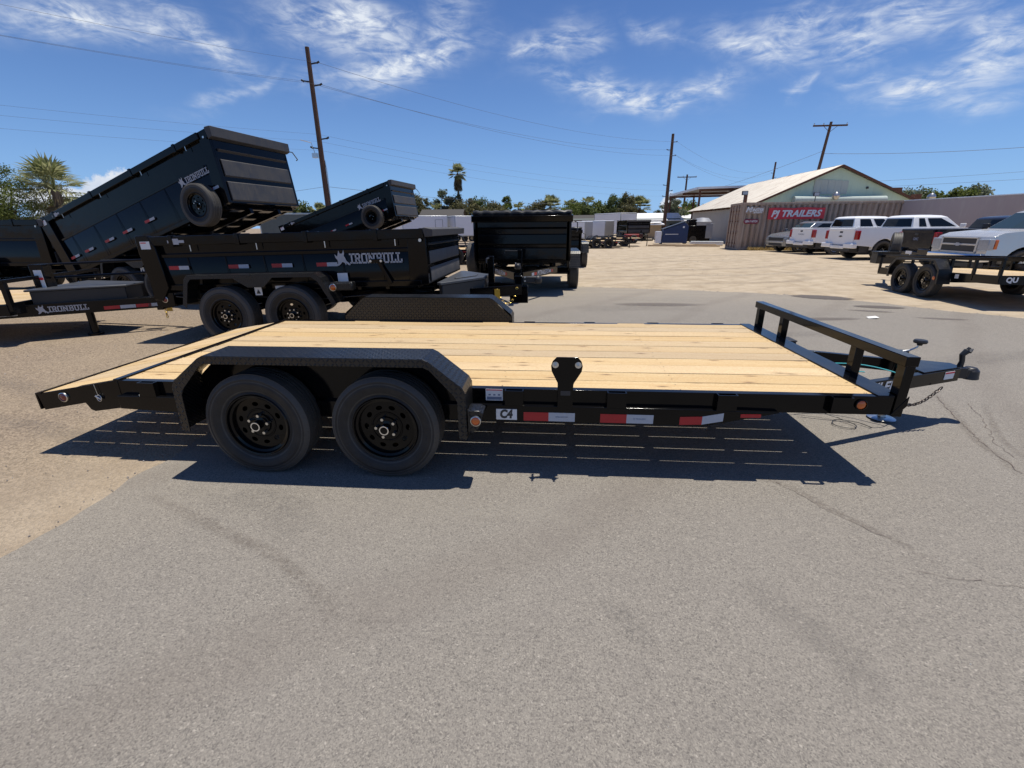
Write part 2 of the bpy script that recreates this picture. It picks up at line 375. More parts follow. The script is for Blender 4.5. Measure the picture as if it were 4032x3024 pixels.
def m_wood():
    m, t = mat('pine_planks'); b = t.b; oi = t.n('ShaderNodeObjectInfo').outputs['Random']
    v = objv(t); off = t.n('ShaderNodeCombineXYZ'); t.set(off.inputs[0], t.m('MULTIPLY', oi, 57.0)); t.set(off.inputs[1], t.m('MULTIPLY', oi, 31.0))
    va = t.n('ShaderNodeVectorMath', operation='ADD'); t.set(va.inputs[0], v); t.set(va.inputs[1], off)
    p = va.outputs[0]
    warp = t.n('ShaderNodeTexNoise'); t.set(warp.inputs['Vector'], t.mapv(p, (1.2, 6, 6))); warp.inputs['Detail'].default_value = 3
    # knots: sparse warped cells
    vor = t.n('ShaderNodeTexVoronoi', feature='F1', voronoi_dimensions='2D'); t.set(vor.inputs['Vector'], t.mapv(p, (1.0, 3.4, 1))); vor.inputs['Scale'].default_value = 1.45; vor.inputs['Randomness'].default_value = 1
    kd = vor.outputs['Distance']
    knot = t.m('SUBTRACT', 1.0, t.m('MULTIPLY', kd, 12.5), clamp=True)
    halo = t.m('SUBTRACT', 1.0, t.m('MULTIPLY', kd, 4.5), clamp=True)
    sx = t.n('ShaderNodeSeparateXYZ'); t.set(sx.inputs[0], p)
    g = t.m('ADD', t.m('MULTIPLY', sx.outputs[1], 30.0), t.m('MULTIPLY', t.m('SUBTRACT', warp.outputs[0], .5), 16.0))
    g = t.m('ADD', g, t.m('MULTIPLY', t.m('MULTIPLY', halo, halo), 3.0))
    rings = t.m('ADD', t.m('MULTIPLY', t.m('SINE', t.m('MULTIPLY', g, 6.28)), .5), .5)
    rings = t.m('POWER', rings, 2.2)
    fib = t.noise(t.mapv(p, (3.0, 190, 60)), 1.0, 3, .6)
    tone = t.noise(t.mapv(p, (.55, 5, 1)), 1.0, 3, .5)
    c = t.mix(tone, (.56, .385, .18, 1), (.73, .575, .32, 1))
    c = t.mix(t.m('MULTIPLY', rings, .55), c, (.46, .26, .10, 1))
    c = t.mix(t.m('MULTIPLY', t.m('SUBTRACT', fib, .45, clamp=True), 1.1), c, (.50, .31, .13, 1))
    c = t.mix(t.m('MULTIPLY', t.m('MULTIPLY', halo, halo), .35), c, (.36, .17, .055, 1))
    c = t.mix(t.m('MULTIPLY', knot, .9, clamp=True), c, (.10, .045, .02, 1))
    stk = t.noise(t.mapv(p, (.5, 62, 1)), 1.0, 4, .6)
    c = t.mix(t.m('MULTIPLY', t.m('SUBTRACT', stk, .54, clamp=True), 3.2, clamp=True), c, (.50, .30, .12, 1))
    blot = t.noise(t.mapv(p, (2.5, 3, 1)), 1.0, 5, .6)
    c = t.mix(t.m('MULTIPLY', t.m('SUBTRACT', blot, .6, clamp=True), 1.0), c, (.36, .27, .17, 1))
    hs = t.n('ShaderNodeHueSaturation'); t.set(hs.inputs['Color'], c); t.set(hs.inputs['Value'], t.m('ADD', .84, t.m('MULTIPLY', oi, .26))); t.set(hs.inputs['Saturation'], t.m('ADD', .86, t.m('MULTIPLY', t.m('FRACT', t.m('MULTIPLY', oi, 7.3)), .2)))
    t.set(b.inputs['Base Color'], hs.outputs[0]); b.inputs['Roughness'].default_value = .62
    t.set(b.inputs['Normal'], bump(t, t.m('ADD', fib, t.m('MULTIPLY', rings, -.6)), .0012, .6)); return m
M['wood'] = m_wood()

def m_tyre():
    m, t = mat('tyre_rubber'); b = t.b; v = objv(t)
    sp = t.n('ShaderNodeSeparateXYZ'); t.set(sp.inputs[0], v)
    ang = t.m('ARCTAN2', sp.outputs[0], sp.outputs[2]); r = t.m('SQRT', t.m('ADD', t.m('MULTIPLY', sp.outputs[0], sp.outputs[0]), t.m('MULTIPLY', sp.outputs[2], sp.outputs[2])))
    sip = t.m('SINE', t.m('ADD', t.m('MULTIPLY', ang, 84.0), t.m('MULTIPLY', t.m('SINE', t.m('MULTIPLY', sp.outputs[1], 120.0)), .9)))
    out = t.m('GREATER_THAN', r, .315)
    sip = t.m('MULTIPLY', t.m('GREATER_THAN', sip, .45), out)
    n = t.noise(v, 9, 5, .6); f = t.noise(v, 70, 3)
    d = t.m('MULTIPLY', t.m('SUBTRACT', n, .42, clamp=True), .45)
    c = t.mix(d, (.013, .013, .014, 1), (.10, .09, .08, 1))
    c = t.mix(t.m('MULTIPLY', out, .38), c, (.16, .145, .125, 1))
    rg = t.m('SUBTRACT', 1.0, t.m('MULTIPLY', t.m('ABSOLUTE', t.m('SUBTRACT', r, .236)), 160.0), clamp=True); rg2 = t.m('SUBTRACT', 1.0, t.m('MULTIPLY', t.m('ABSOLUTE', t.m('SUBTRACT', r, .300)), 200.0), clamp=True)
    c = t.mix(t.m('MULTIPLY', t.m('MAXIMUM', rg, rg2), t.m('MULTIPLY', n, .45)), c, (.2, .19, .17, 1))
    t.set(b.inputs['Base Color'], c); b.inputs['Roughness'].default_value = .55; b.inputs['Specular IOR Level'].default_value = .4
    let = t.m('MULTIPLY', t.m('GREATER_THAN', t.noise(t.mapv(v, (60, 1, 60)), 1.0, 1), .56), t.m('MULTIPLY', t.m('GREATER_THAN', r, .262), t.m('LESS_THAN', r, .292)))
    t.set(b.inputs['Normal'], bump(t, t.m('ADD', t.m('MULTIPLY', f, .15), t.m('ADD', t.m('MULTIPLY', sip, -1.0), t.m('MULTIPLY', let, .7))), .004, .8)); return m
M['tyre'] = m_tyre()

def m_asphalt():
    m, t = mat('weathered_asphalt'); b = t.b; v = objv(t)
    wv = t.n('ShaderNodeTexNoise'); t.set(wv.inputs['Vector'], v); wv.inputs['Scale'].default_value = 60; wv.inputs['Detail'].default_value = 2
    wa = t.n('ShaderNodeVectorMath', operation='MULTIPLY_ADD'); t.set(wa.inputs[0], wv.outputs['Color']); wa.inputs[1].default_value = (.012, .012, .012); t.set(wa.inputs[2], v)
    vor = t.n('ShaderNodeTexVoronoi', feature='F1'); t.set(vor.inputs['Vector'], wa.outputs[0]); vor.inputs['Scale'].default_value = 118
    vb = t.n('ShaderNodeTexVoronoi', feature='F1'); t.set(vb.inputs['Vector'], t.mapv(wa.outputs[0], loc=(3.3, 1.7, 0))); vb.inputs['Scale'].default_value = 230
    cs = t.n('ShaderNodeSeparateColor'); t.set(cs.inputs[0], vor.outputs['Color']); c2 = t.n('ShaderNodeSeparateColor'); t.set(c2.inputs[0], vb.outputs['Color'])
    fine = t.noise(v, 420, 3, .7); warm = 1
    stone = t.ramp(cs.outputs[0], [(0, (.055, .050, .048)), (.12, (.10, .091, .086)), (.22, (.165, .150, .138)), (.45, (.235, .214, .190)), (.75, (.29, .266, .232)), (.95, (.345, .316, .275)), (1, (.56, .51, .45))])
    grit = t.ramp(c2.outputs[0], [(0, (.11, .10, .092)), (.25, (.205, .187, .166)), (.8, (.29, .265, .232)), (1, (.37, .34, .295))])
    fill = t.noise(v, 1.3, 4, .6); fill2 = t.noise(v, 14, 4, .65)
    fill = t.m('ADD', t.m('MULTIPLY', fill, .6), t.m('MULTIPLY', fill2, .4))
    sel = t.m('MULTIPLY', t.m('SUBTRACT', .84, fill, clamp=True), 2.6, clamp=True)
    edge = t.m('SUBTRACT', 1.0, t.m('MULTIPLY', vor.outputs['Distance'], 1.4), clamp=True)
    c = t.mix(t.m('MULTIPLY', sel, edge, clamp=True), grit, stone)
    c = t.mix(.15, c, t.mix(fine, (.17, .156, .14, 1), (.36, .33, .29, 1)))
    # soft patches: worn, dusty, greyer
    big = t.noise(v, .35, 4, .6); mid = t.noise(v, 2.4, 5, .62)
    c = t.mix(t.m('MULTIPLY', t.m('SUBTRACT', big, .40, clamp=True), 1.5, clamp=True), c, t.mix(.5, c, (.26, .242, .222, 1)))
    c = t.mix(t.m('MULTIPLY', t.m('SUBTRACT', mid, .52, clamp=True), 2.6, clamp=True), c, t.mix(.45, c, (.20, .183, .168, 1)))
    sp = t.n('ShaderNodeSeparateXYZ'); t.set(sp.inputs[0], v)
    # tan dust blown in along the dirt edges
    e1 = t.m('ADD', t.m('MULTIPLY', t.m('ADD', sp.outputs[0], 1.62), 1.3), t.m('MULTIPLY', t.m('SUBTRACT', mid, .5), .9))
    e1 = t.m('SUBTRACT', 1.0, e1, clamp=True)
    yy = t.m('SUBTRACT', sp.outputs[1], 5.8)
    e2 = t.m('MULTIPLY', t.m('MULTIPLY', yy, .26, clamp=True), t.m('MULTIPLY', t.noise(t.mapv(v, (.5, 1.6, 1)), 1.4, 5), 1.3), clamp=True)
    c = t.mix(t.m('MULTIPLY', t.m('MAXIMUM', t.m('MULTIPLY', e1, .15), t.m('MULTIPLY', e2, .75)), 1.0), c, (.40, .345, .27, 1))
    c = t.mix(1.0, c, (.95, .94, .915, 1), blend='MULTIPLY')
    # faint tyre-dragged arcs of dirt
    ln = t.n('ShaderNodeTexWave', wave_type='BANDS'); t.set(ln.inputs['Vector'], t.mapv(v, rot=(0, 0, R(38)))); ln.inputs['Scale'].default_value = .16; ln.inputs['Distortion'].default_value = 5; ln.inputs['Detail'].default_value = 3; ln.inputs['Detail Scale'].default_value = .7
    arc = t.m('MULTIPLY', t.m('SUBTRACT', ln.outputs[1], .90, clamp=True), t.m('MULTIPLY', mid, 5.5))
    c = t.mix(t.m('MULTIPLY', arc, .7, clamp=True), c, (.15, .125, .105, 1))
    t.set(b.inputs['Base Color'], c); b.inputs['Roughness'].default_value = .88; b.inputs['Specular IOR Level'].default_value = .25
    hgt = t.m('ADD', t.m('MULTIPLY', sel, edge), t.m('MULTIPLY', fine, .5))
    t.set(b.inputs['Normal'], bump(t, hgt, .0030, .8)); return m
M['asphalt'] = m_asphalt()

def m_dirt():
    m, t = mat('compacted_dirt'); b = t.b; v = objv(t)
    a = t.noise(v, .22, 6, .62); bb = t.noise(v, 1.7, 6, .65); f = t.noise(v, 26, 5, .7); g = t.noise(v, 140, 3, .7)
    sp = t.n('ShaderNodeSeparateXYZ'); t.set(sp.inputs[0], v)
    c = t.ramp(bb, [(.28, (.35, .275, .19)), (.5, (.46, .375, .27)), (.75, (.56, .47, .35))])
    # greyer gravel to the left of the yard
    vo = t.n('ShaderNodeTexVoronoi', feature='F1'); t.set(vo.inputs['Vector'], v); vo.inputs['Scale'].default_value = 75; vcs = t.n('ShaderNodeSeparateColor'); t.set(vcs.inputs[0], vo.outputs['Color']); vst = t.m('MULTIPLY', t.m('ADD', vcs.outputs[0], t.m('MULTIPLY', f, .6)), .62)
    gl = t.m('MULTIPLY', t.m('SUBTRACT', t.m('ADD', t.m('MULTIPLY', sp.outputs[0], -.34), t.m('MULTIPLY', a, .8)), .52, clamp=True), 1.0, clamp=True)
    c = t.mix(t.m('MULTIPLY', gl, .95), c, t.mix(t.m('MULTIPLY', t.m('SUBTRACT', vst, .12, clamp=True), 1.6, clamp=True), (.12, .092, .068, 1), (.36, .282, .205, 1)))
    c = t.mix(t.m('MULTIPLY', t.m('SUBTRACT', a, .5, clamp=True), 2.4, clamp=True), c, t.mix(.5, c, (.47, .37, .24, 1)))
    c = t.mix(t.m('MULTIPLY', t.m('SUBTRACT', f, .50, clamp=True), 2.6, clamp=True), c, t.mix(.5, c, (.17, .14, .115, 1)))
    c = t.mix(t.m('MULTIPLY', t.m('SUBTRACT', g, .55, clamp=True), 3.0, clamp=True), c, t.mix(.5, c, (.55, .48, .40, 1)))
    wv = t.n('ShaderNodeTexWave'); t.set(wv.inputs['Vector'], t.mapv(v, rot=(0, 0, R(64)))); wv.inputs['Scale'].default_value = .32; wv.inputs['Distortion'].default_value = 14; wv.inputs['Detail'].default_value = 4; wv.inputs['Detail Scale'].default_value = .8
    c = t.mix(t.m('MULTIPLY', t.m('SUBTRACT', wv.outputs[1], .80, clamp=True), t.m('MULTIPLY', a, 4.0), clamp=True), c, t.mix(.6, c, (.27, .215, .16, 1)))
    t.set(b.inputs['Base Color'], c); b.inputs['Roughness'].default_value = .95; b.inputs['Specular IOR Level'].default_value = .15
    h = t.m('ADD', t.m('ADD', t.m('MULTIPLY', f, .6), t.m('MULTIPLY', g, .35)), t.m('MULTIPLY', vo.outputs['Distance'], -.5))
    t.set(b.inputs['Normal'], bump(t, h, .02, .7, bump(t, bb, .05, .5))); return m
M['dirt'] = m_dirt()

def m_leaf(name, c1, c2):
    m, t = mat(name); b = t.b
    g = t.n('ShaderNodeNewGeometry').outputs['Random Per Island']
    t.set(b.inputs['Base Color'], t.mix(g, (*c1, 1), (*c2, 1))); b.inputs['Roughness'].default_value = .6
    b.inputs['Specular IOR Level'].default_value = .3
    tr = t.n('ShaderNodeBsdfTranslucent'); t.set(tr.inputs[0], t.mix(g, (*c1, 1), (*c2, 1)))
    ad = t.n('ShaderNodeMixShader'); ad.inputs[0].default_value = .4; t.set(ad.inputs[1], b.outputs[0]); t.set(ad.inputs[2], tr.outputs[0])
    t.set(t.o.inputs[0], ad.outputs[0]); return m
M['leaf'] = m_leaf('green_leaves', (.075, .105, .03), (.19, .225, .085))
M['leaf_br'] = m_leaf('brownish_leaves', (.095, .095, .042), (.22, .205, .10))
M['leaf_gr'] = m_leaf('grey_green_leaves', (.12, .14, .085), (.25, .28, .18))
M['leaf_yel'] = m_leaf('bright_green_leaves', (.08, .11, .02), (.19, .22, .06))
M['palm'] = m_leaf('palm_fronds', (.12, .145, .05), (.42, .42, .22))
M['palm_dead'] = m_leaf('dry_palm_fronds', (.14, .11, .06), (.28, .22, .13))
M['bark'] = simple('bark', (.13, .10, .075), .9, var=.3, scale=8)
M['pole_wood'] = simple('utility_pole_wood', (.10, .055, .035), .85, var=.35, scale=5)
M['dry_grass'] = m_leaf('dry_weeds', (.35, .25, .1), (.55, .42, .2))

def m_container():
    m, t = mat('faded_brown_container_paint'); b = t.b; v = objv(t)
    n = t.noise(v, .9, 5, .6); s1 = t.noise(t.mapv(v, (9, 9, .5)), 1, 5, .65)
    c = t.mix(n, (.28, .20, .155, 1), (.39, .295, .23, 1))
    c = t.mix(t.m('MULTIPLY', t.m('SUBTRACT', s1, .48, clamp=True), 2.2, clamp=True), c, (.60, .53, .44, 1))
    t.set(b.inputs['Base Color'], c); b.inputs['Roughness'].default_value = .8; return m
M['container'] = m_container()
def m_wallp(name, c1, c2, c3, sc_=1.5):
    m, t = mat(name); b = t.b; v = objv(t)
    n = t.noise(v, sc_, 6, .6); s1 = t.noise(t.mapv(v, (5, 5, .6)), 1, 5, .65)
    c = t.mix(n, (*c1, 1), (*c2, 1)); c = t.mix(t.m('MULTIPLY', t.m('SUBTRACT', s1, .5, clamp=True), 2.0, clamp=True), c, (*c3, 1))
    t.set(b.inputs['Base Color'], c); b.inputs['Roughness'].default_value = .9
    t.set(b.inputs['Normal'], bump(t, t.noise(v, 20, 5), .01, .5)); return m
M['green_plaster'] = m_wallp('pale_green_render', (.50, .65, .52), (.60, .76, .61), (.42, .52, .43))
M['mauve_wall'] = m_wallp('mauve_painted_wall', (.38, .31, .30), (.44, .36, .345), (.48, .42, .39), .5)
M['grey_wall'] = m_wallp('grey_plaster', (.36, .34, .32), (.45, .43, .40), (.30, .28, .26), .8)
M['board_grey'] = m_wallp('weathered_board', (.45, .52, .48), (.52, .58, .53), (.38, .42, .39), 2)
def m_roof():
    m, t = mat('rusty_galvanised_sheet'); b = t.b; v = objv(t)
    n = t.noise(t.mapv(v, (.5, 3.2, 1)), 1.0, 6, .65); k = t.noise(v, 1.2, 4)
    c = t.mix(k, (.44, .40, .34, 1), (.64, .60, .53, 1))
    c = t.mix(t.m('MULTIPLY', t.m('SUBTRACT', n, .53, clamp=True), 6.0, clamp=True), c, (.20, .085, .05, 1))
    t.set(b.inputs['Base Color'], c); b.inputs['Roughness'].default_value = .55; b.inputs['Metallic'].default_value = .15; return m
M['roof_sheet'] = m_roof()

M['container_faded'] = simple('chalky_container_paint', (.62, .54, .44), .85, var=.25, scale=3)
M['roof_dark'] = simple('dark_shingle', (.06, .055, .05), .9, var=.2)
M['bright_trim'] = simple('bright_trim', (.62, .60, .56), .25, .3)
# ---------------------------------------------------------------- ground
g = MB(); NG = 60
g.add([(-900, -300, 0), (900, -300, 0), (900, 1500, 0), (-900, 1500, 0)], [(0, 1, 2, 3)])
struct(part('ground', g, M['dirt'], smooth=False))
# asphalt apron: its left edge runs straight away from the camera, its far edge wanders
random.seed(3)
edge = []
y = -14.0
while y < 6.6: edge.append((-1.66 + random.uniform(-.02, .02) + .012*math.sin(y*9), y)); y += .11
far = [(-1.66, 6.6), (-1.35, 8.0), (.32, 9.2), (1.77, 9.75), (3.48, 9.3), (5.05, 8.92), (6.42, 8.4), (7.1, 7.85), (7.7, 7.27), (8.2, 6.5), (8.91, 5.8), (10.5, 5.2), (14, 4.6), (26, 3.8)]
fp = []
for (a, b) in zip(far[:-1], far[1:]):
    n = max(2, int(math.dist(a, b) / .14))
    for k in range(n): q = k / n; fp.append((a[0] + (b[0]-a[0])*q + random.uniform(-.04, .04), a[1] + (b[1]-a[1])*q + random.uniform(-.07, .07)))
poly = [(26, -14)] + [(26, 3.8)] + fp[::-1] + edge[::-1]
me = flat_mesh([poly], .0)
zs = MB(); zs.mesh(me, Matrix.Translation((0, 0, .006)))
struct(part('asphalt_apron', zs, M['asphalt'], smooth=False))
# crumbled lip of the asphalt along the dirt
lip = MB()
for x, y in edge + fp:
    for _ in range(4 if y < 4 else 2):
        r = random.uniform(.003, .009 if y < 4 else .02); px, py = x + random.gauss(0, .035), y + random.gauss(0, .04)
        vs = [(px + r*random.uniform(.6, 1.2)*math.cos(t), py + r*random.uniform(.6, 1.2)*math.sin(t), .004) for t in (0, 1.6, 3.1, 4.7)] + [(px, py, .005 + r*.7)]
        lip.add(vs, [(0, 1, 4), (1, 2, 4), (2, 3, 4), (3, 0, 4)])
M['pebble'] = simple('pebble_grey', (.24, .21, .19), .9, var=.5, scale=7)
o = part('gravel_lip', lip, M['pebble'], smooth=False); tag(o, 'crumbled gravel along the edge of the asphalt', 'gravel'); o['kind'] = 'stuff'
# loose pebbles
pb = MB(); pl = MB()
for i in range(1500):
    t = random.random()
    if t < .45: x, y = random.uniform(-9, -1.7), random.uniform(-1, 8)
    elif t < .75: x, y = random.uniform(-2, 6), random.uniform(-1.9, 1.2)
    else: x, y = random.uniform(2, 16), random.uniform(8, 24)
    d = math.hypot(x-1, y+2.4); r = random.uniform(.0018, .0045) * (1 + d*.10)
    if random.random() < .02: r *= 1.7
    (pb if random.random() < .8 else pl).add([(x + r*1.2*math.cos(a), y + r*math.sin(a), .004) for a in (.2, 1.8, 3.3, 4.9)] + [(x, y, .006 + r*.9)], [(0, 1, 4), (1, 2, 4), (2, 3, 4), (3, 0, 4)])
for q, mm, lb in ((pb, 'pebble', 'small grey stones scattered over the yard'), (pl, 'concrete', 'small pale stones scattered over the yard')):
    o = part('loose_gravel', q, M[mm], smooth=False); tag(o, lb, 'gravel'); o['kind'] = 'stuff'
# stains and cracks: thin sheets just above the asphalt
def m_stain(name, col, amt):
    m, t = mat(name); b = t.b; v = objv(t)
    b.inputs['Base Color'].default_value = (*col, 1); b.inputs['Roughness'].default_value = .8
    n = t.noise(v, 6, 5, .65); gl = t.n('ShaderNodeTexCoord').outputs['Generated']
    s = t.n('ShaderNodeSeparateXYZ'); t.set(s.inputs[0], gl)
    ex = t.m('SUBTRACT', s.outputs[0], .5); ey = t.m('SUBTRACT', s.outputs[1], .5)
    rr = t.m('SUBTRACT', 1.0, t.m('MULTIPLY', t.m('ADD', t.m('MULTIPLY', ex, ex), t.m('MULTIPLY', ey, ey)), 4.2))
    a = t.m('MULTIPLY', t.m('ADD', t.m('MULTIPLY', rr, 1.6), t.m('SUBTRACT', n, .95)), amt*2.0, clamp=True)
    tr = t.n('ShaderNodeBsdfTransparent'); mx = t.n('ShaderNodeMixShader'); t.set(mx.inputs[0], t.m('MULTIPLY', a, amt)); t.set(mx.inputs[1], tr); t.set(mx.inputs[2], b.outputs[0]); t.set(t.o.inputs[0], mx.outputs[0]); return m
M['stain'] = m_stain('oil_stain', (.10, .082, .07), .95); M['stain_soft'] = m_stain('old_stain', (.15, .125, .11), .55)
for i, (x, y, a, b, rz, mm) in enumerate([(6.95, 8.0, .75, .42, -.4, 'stain'), (7.35, 6.75, .55, .22, -.2, 'stain'), (6.9, 6.3, .5, .14, -.3, 'stain_soft'), (7.6, 5.6, .5, .12, -.2, 'stain_soft'), (5.6, 5.5, .9, .18, .1, 'stain_soft'), (3.2, 6.9, 1.2, .3, 0, 'stain_soft')]):
    s_ = MB(); s_.add([(-a, -b, 0), (a, -b, 0), (a, b, 0), (-a, b, 0)], [(0, 1, 2, 3)])
    o = part('oil_stain', s_, M[mm], None, loc=(x, y, .011), rot=(0, 0, rz), smooth=False); struct(o)
def crack(pts, w, seed):
    random.seed(seed); P_ = []
    for a, b in zip(pts[:-1], pts[1:]):
        n = max(2, int(math.dist(a, b) / .035))
        for k in range(n): q = k/n; P_.append((a[0]+(b[0]-a[0])*q + random.gauss(0, .006), a[1]+(b[1]-a[1])*q + random.gauss(0, .006)))
    mb = MB()
    for a, b in zip(P_[:-1], P_[1:]):
        d = Vector((b[0]-a[0], b[1]-a[1])).normalized(); n = Vector((-d.y, d.x)) * w * random.uniform(.3, 1)
        mb.add([(a[0]-n.x, a[1]-n.y, .010), (b[0]-n.x, b[1]-n.y, .010), (b[0]+n.x, b[1]+n.y, .010), (a[0]+n.x, a[1]+n.y, .010)], [(0, 1, 2, 3)])
    struct(part('asphalt_crack', mb, M['crack'], smooth=False))
M['crack'] = simple('crack_soil', (.135, .105, .09), .95, var=.4, scale=20)  # reddish soil brown of the thin crack strips
crack([(4.62, 1.75), (4.5, 1.5), (4.41, 1.3), (4.22, .85), (4.13, .56), (4.06, .31)], .0028, 1)
crack([(4.75, 1.6), (4.6, 1.25), (4.3, .8), (4.2, .5)], .0022, 2)
crack([(2.45, .12), (2.62, -.19), (2.72, -.33), (2.82, -.43)], .0020, 3)
crack([(2.7, -.62), (2.83, -.66), (3.1, -.7), (3.6, -.66)], .0016, 4)
# a scrap of paper
pp = MB(); pp.add([(-.09, -.03, 0), (.02, -.06, .015), (.1, 0, .01), (.06, .05, .03), (-.03, .04, .008), (-.1, .02, .02), (0, 0, .035)], [(0, 1, 6), (1, 2, 6), (2, 3, 6), (3, 4, 6), (4, 5, 6), (5, 0, 6)])
o = part('paper_scrap', pp, M['paper'], loc=(6.5, 5.6, .012), smooth=False); tag(o, 'crumpled scrap of white paper lying on the asphalt', 'litter')

# soft marks on the asphalt: a strip with a fade attribute running to nothing at its edges and ends
def m_mark(name, col, amt):
    m, t = mat(name); b = t.b; b.inputs['Base Color'].default_value = (*col, 1); b.inputs['Roughness'].default_value = .9
    at = t.n('ShaderNodeAttribute', attribute_name='fade'); n = t.noise(objv(t), 38, 5, .7); n2 = t.noise(objv(t), 5, 4, .6)
    a = t.m('MULTIPLY', t.m('MULTIPLY', at.outputs['Fac'], t.m('ADD', t.m('MULTIPLY', t.m('SUBTRACT', n, .38, clamp=True), 3.0), t.m('MULTIPLY', t.m('SUBTRACT', n2, .45, clamp=True), 1.2))), amt, clamp=True)
    tr = t.n('ShaderNodeBsdfTransparent'); mx = t.n('ShaderNodeMixShader'); t.set(mx.inputs[0], a); t.set(mx.inputs[1], tr); t.set(mx.inputs[2], b.outputs[0]); t.set(t.o.inputs[0], mx.outputs[0]); return m
M['mark_brown'] = m_mark('brown_tyre_mark', (.15, .12, .098), .34); M['mark_pale'] = m_mark('pale_scuff', (.42, .385, .33), .35); M['mark_grey'] = m_mark('dark_scuff', (.15, .14, .132), .26)
def mark(name, pts, w, mt, z=.009):
    P_ = [Vector((*p, 0)) for p in pts]; out = []
    for i in range(len(P_)-1):
        a = P_[max(0, i-1)]; b = P_[i]; c = P_[i+1]; d = P_[min(len(P_)-1, i+2)]
        for k in range(8): t = k/8; out.append(.5*((2*b) + (c-a)*t + (2*a-5*b+4*c-d)*t*t + (3*b-a-3*c+d)*t**3))
    out.append(P_[-1]); vs = []; fd = []; n = len(out)
    for i, p in enumerate(out):
        d = (out[min(n-1, i+1)] - out[max(0, i-1)]).normalized(); q = Vector((-d.y, d.x, 0)); e = math.sin(math.pi*min(1, max(0, i/(n-1))))**.5 if 0 < i < n-1 else 0
        for s_, f_ in ((-1, 0), (-.35, 1), (.35, 1), (1, 0)): vs.append(tuple(p + q*w*s_ + Vector((0, 0, z)))); fd.append(f_*e)
    me = bpy.data.meshes.new(name); me.from_pydata(vs, [], [(i*4+j, i*4+j+1, i*4+j+5, i*4+j+4) for i in range(n-1) for j in range(3)]); me.materials.append(M[mt])
    at = me.attributes.new('fade', 'FLOAT', 'POINT'); at.data.foreach_set('value', fd)
    struct(link(bpy.data.objects.new(name, me)))
mark('tyre_mark', [(-1.45, -.28), (-1.1, -.42), (-.64, -.62), (-.35, -.74), (-.12, -.88), (.05, -1.0), (.14, -1.1)], .045, 'mark_brown')
mark('tyre_mark', [(2.25, .22), (2.5, .08), (2.64, -.18), (2.80, -.42), (2.86, -.60)], .035, 'mark_brown', .0095)
mark('tyre_mark', [(4.7, 1.95), (4.5, 1.45), (4.38, 1.2), (4.2, .82), (4.12, .55), (4.02, .25)], .05, 'mark_brown')
mark('tyre_mark', [(4.9, 1.6), (4.62, 1.2), (4.36, .78), (4.25, .4)], .035, 'mark_brown', .0095)
mark('scuff_mark', [(-1.05, -1.05), (-.98, -1.18), (-1.02, -1.33), (-1.1, -1.45)], .03, 'mark_pale')
mark('scuff_mark', [(-1.3, -1.36), (-1.22, -1.45), (-1.2, -1.56)], .04, 'mark_pale')
mark('scuff_mark', [(1.9, -.75), (2.05, -.95), (2.15, -1.15), (2.1, -1.3)], .10, 'mark_grey')
mark('scuff_mark', [(1.25, -.9), (1.35, -1.0), (1.42, -1.15)], .07, 'mark_grey')
mark('scuff_mark', [(.2, -.2), (.5, -.32), (.9, -.30), (1.3, -.42)], .10, 'mark_pale')
mark('scuff_mark', [(-.9, -.2), (-.5, -.35), (-.3, -.6)], .16, 'mark_grey')
mark('scuff_mark', [(2.8, 4.3), (3.6, 4.4), (4.6, 4.3), (5.5, 4.5)], .22, 'mark_grey')
mark('scuff_mark', [(1.5, 6.2), (2.6, 6.5), (4.0, 6.4)], .4, 'mark_grey')
mark('scuff_mark', [(2.2, 7.8), (3.6, 7.6), (5.2, 7.7)], .4, 'mark_pale')
mark('scuff_mark', [(5.2, 2.6), (6.4, 3.2), (7.8, 3.4)], .25, 'mark_grey')
for i, (pp_, w_) in enumerate((([(1.5, 11.2), (4, 12.5), (8, 13.0), (12, 16)], .30), ([(2.2, 13.5), (5, 14.6), (9, 15.6), (13, 20)], .35), ([(3, 10.6), (6, 10.6), (8.4, 11.5), (9.0, 14)], .25), ([(4, 20), (8, 22), (12, 23), (14, 24)], .4), ([(2.5, 17), (6, 18.5), (10, 19)], .4), ([(-7.5, 2.2), (-5, 1.7), (-3.6, 1.2), (-2.2, 1.5)], .16), ([(-4.5, .8), (-3.2, .6), (-2.0, .2)], .14))):
    mark('wheel_rut', pp_, w_, 'mark_grey', .004)
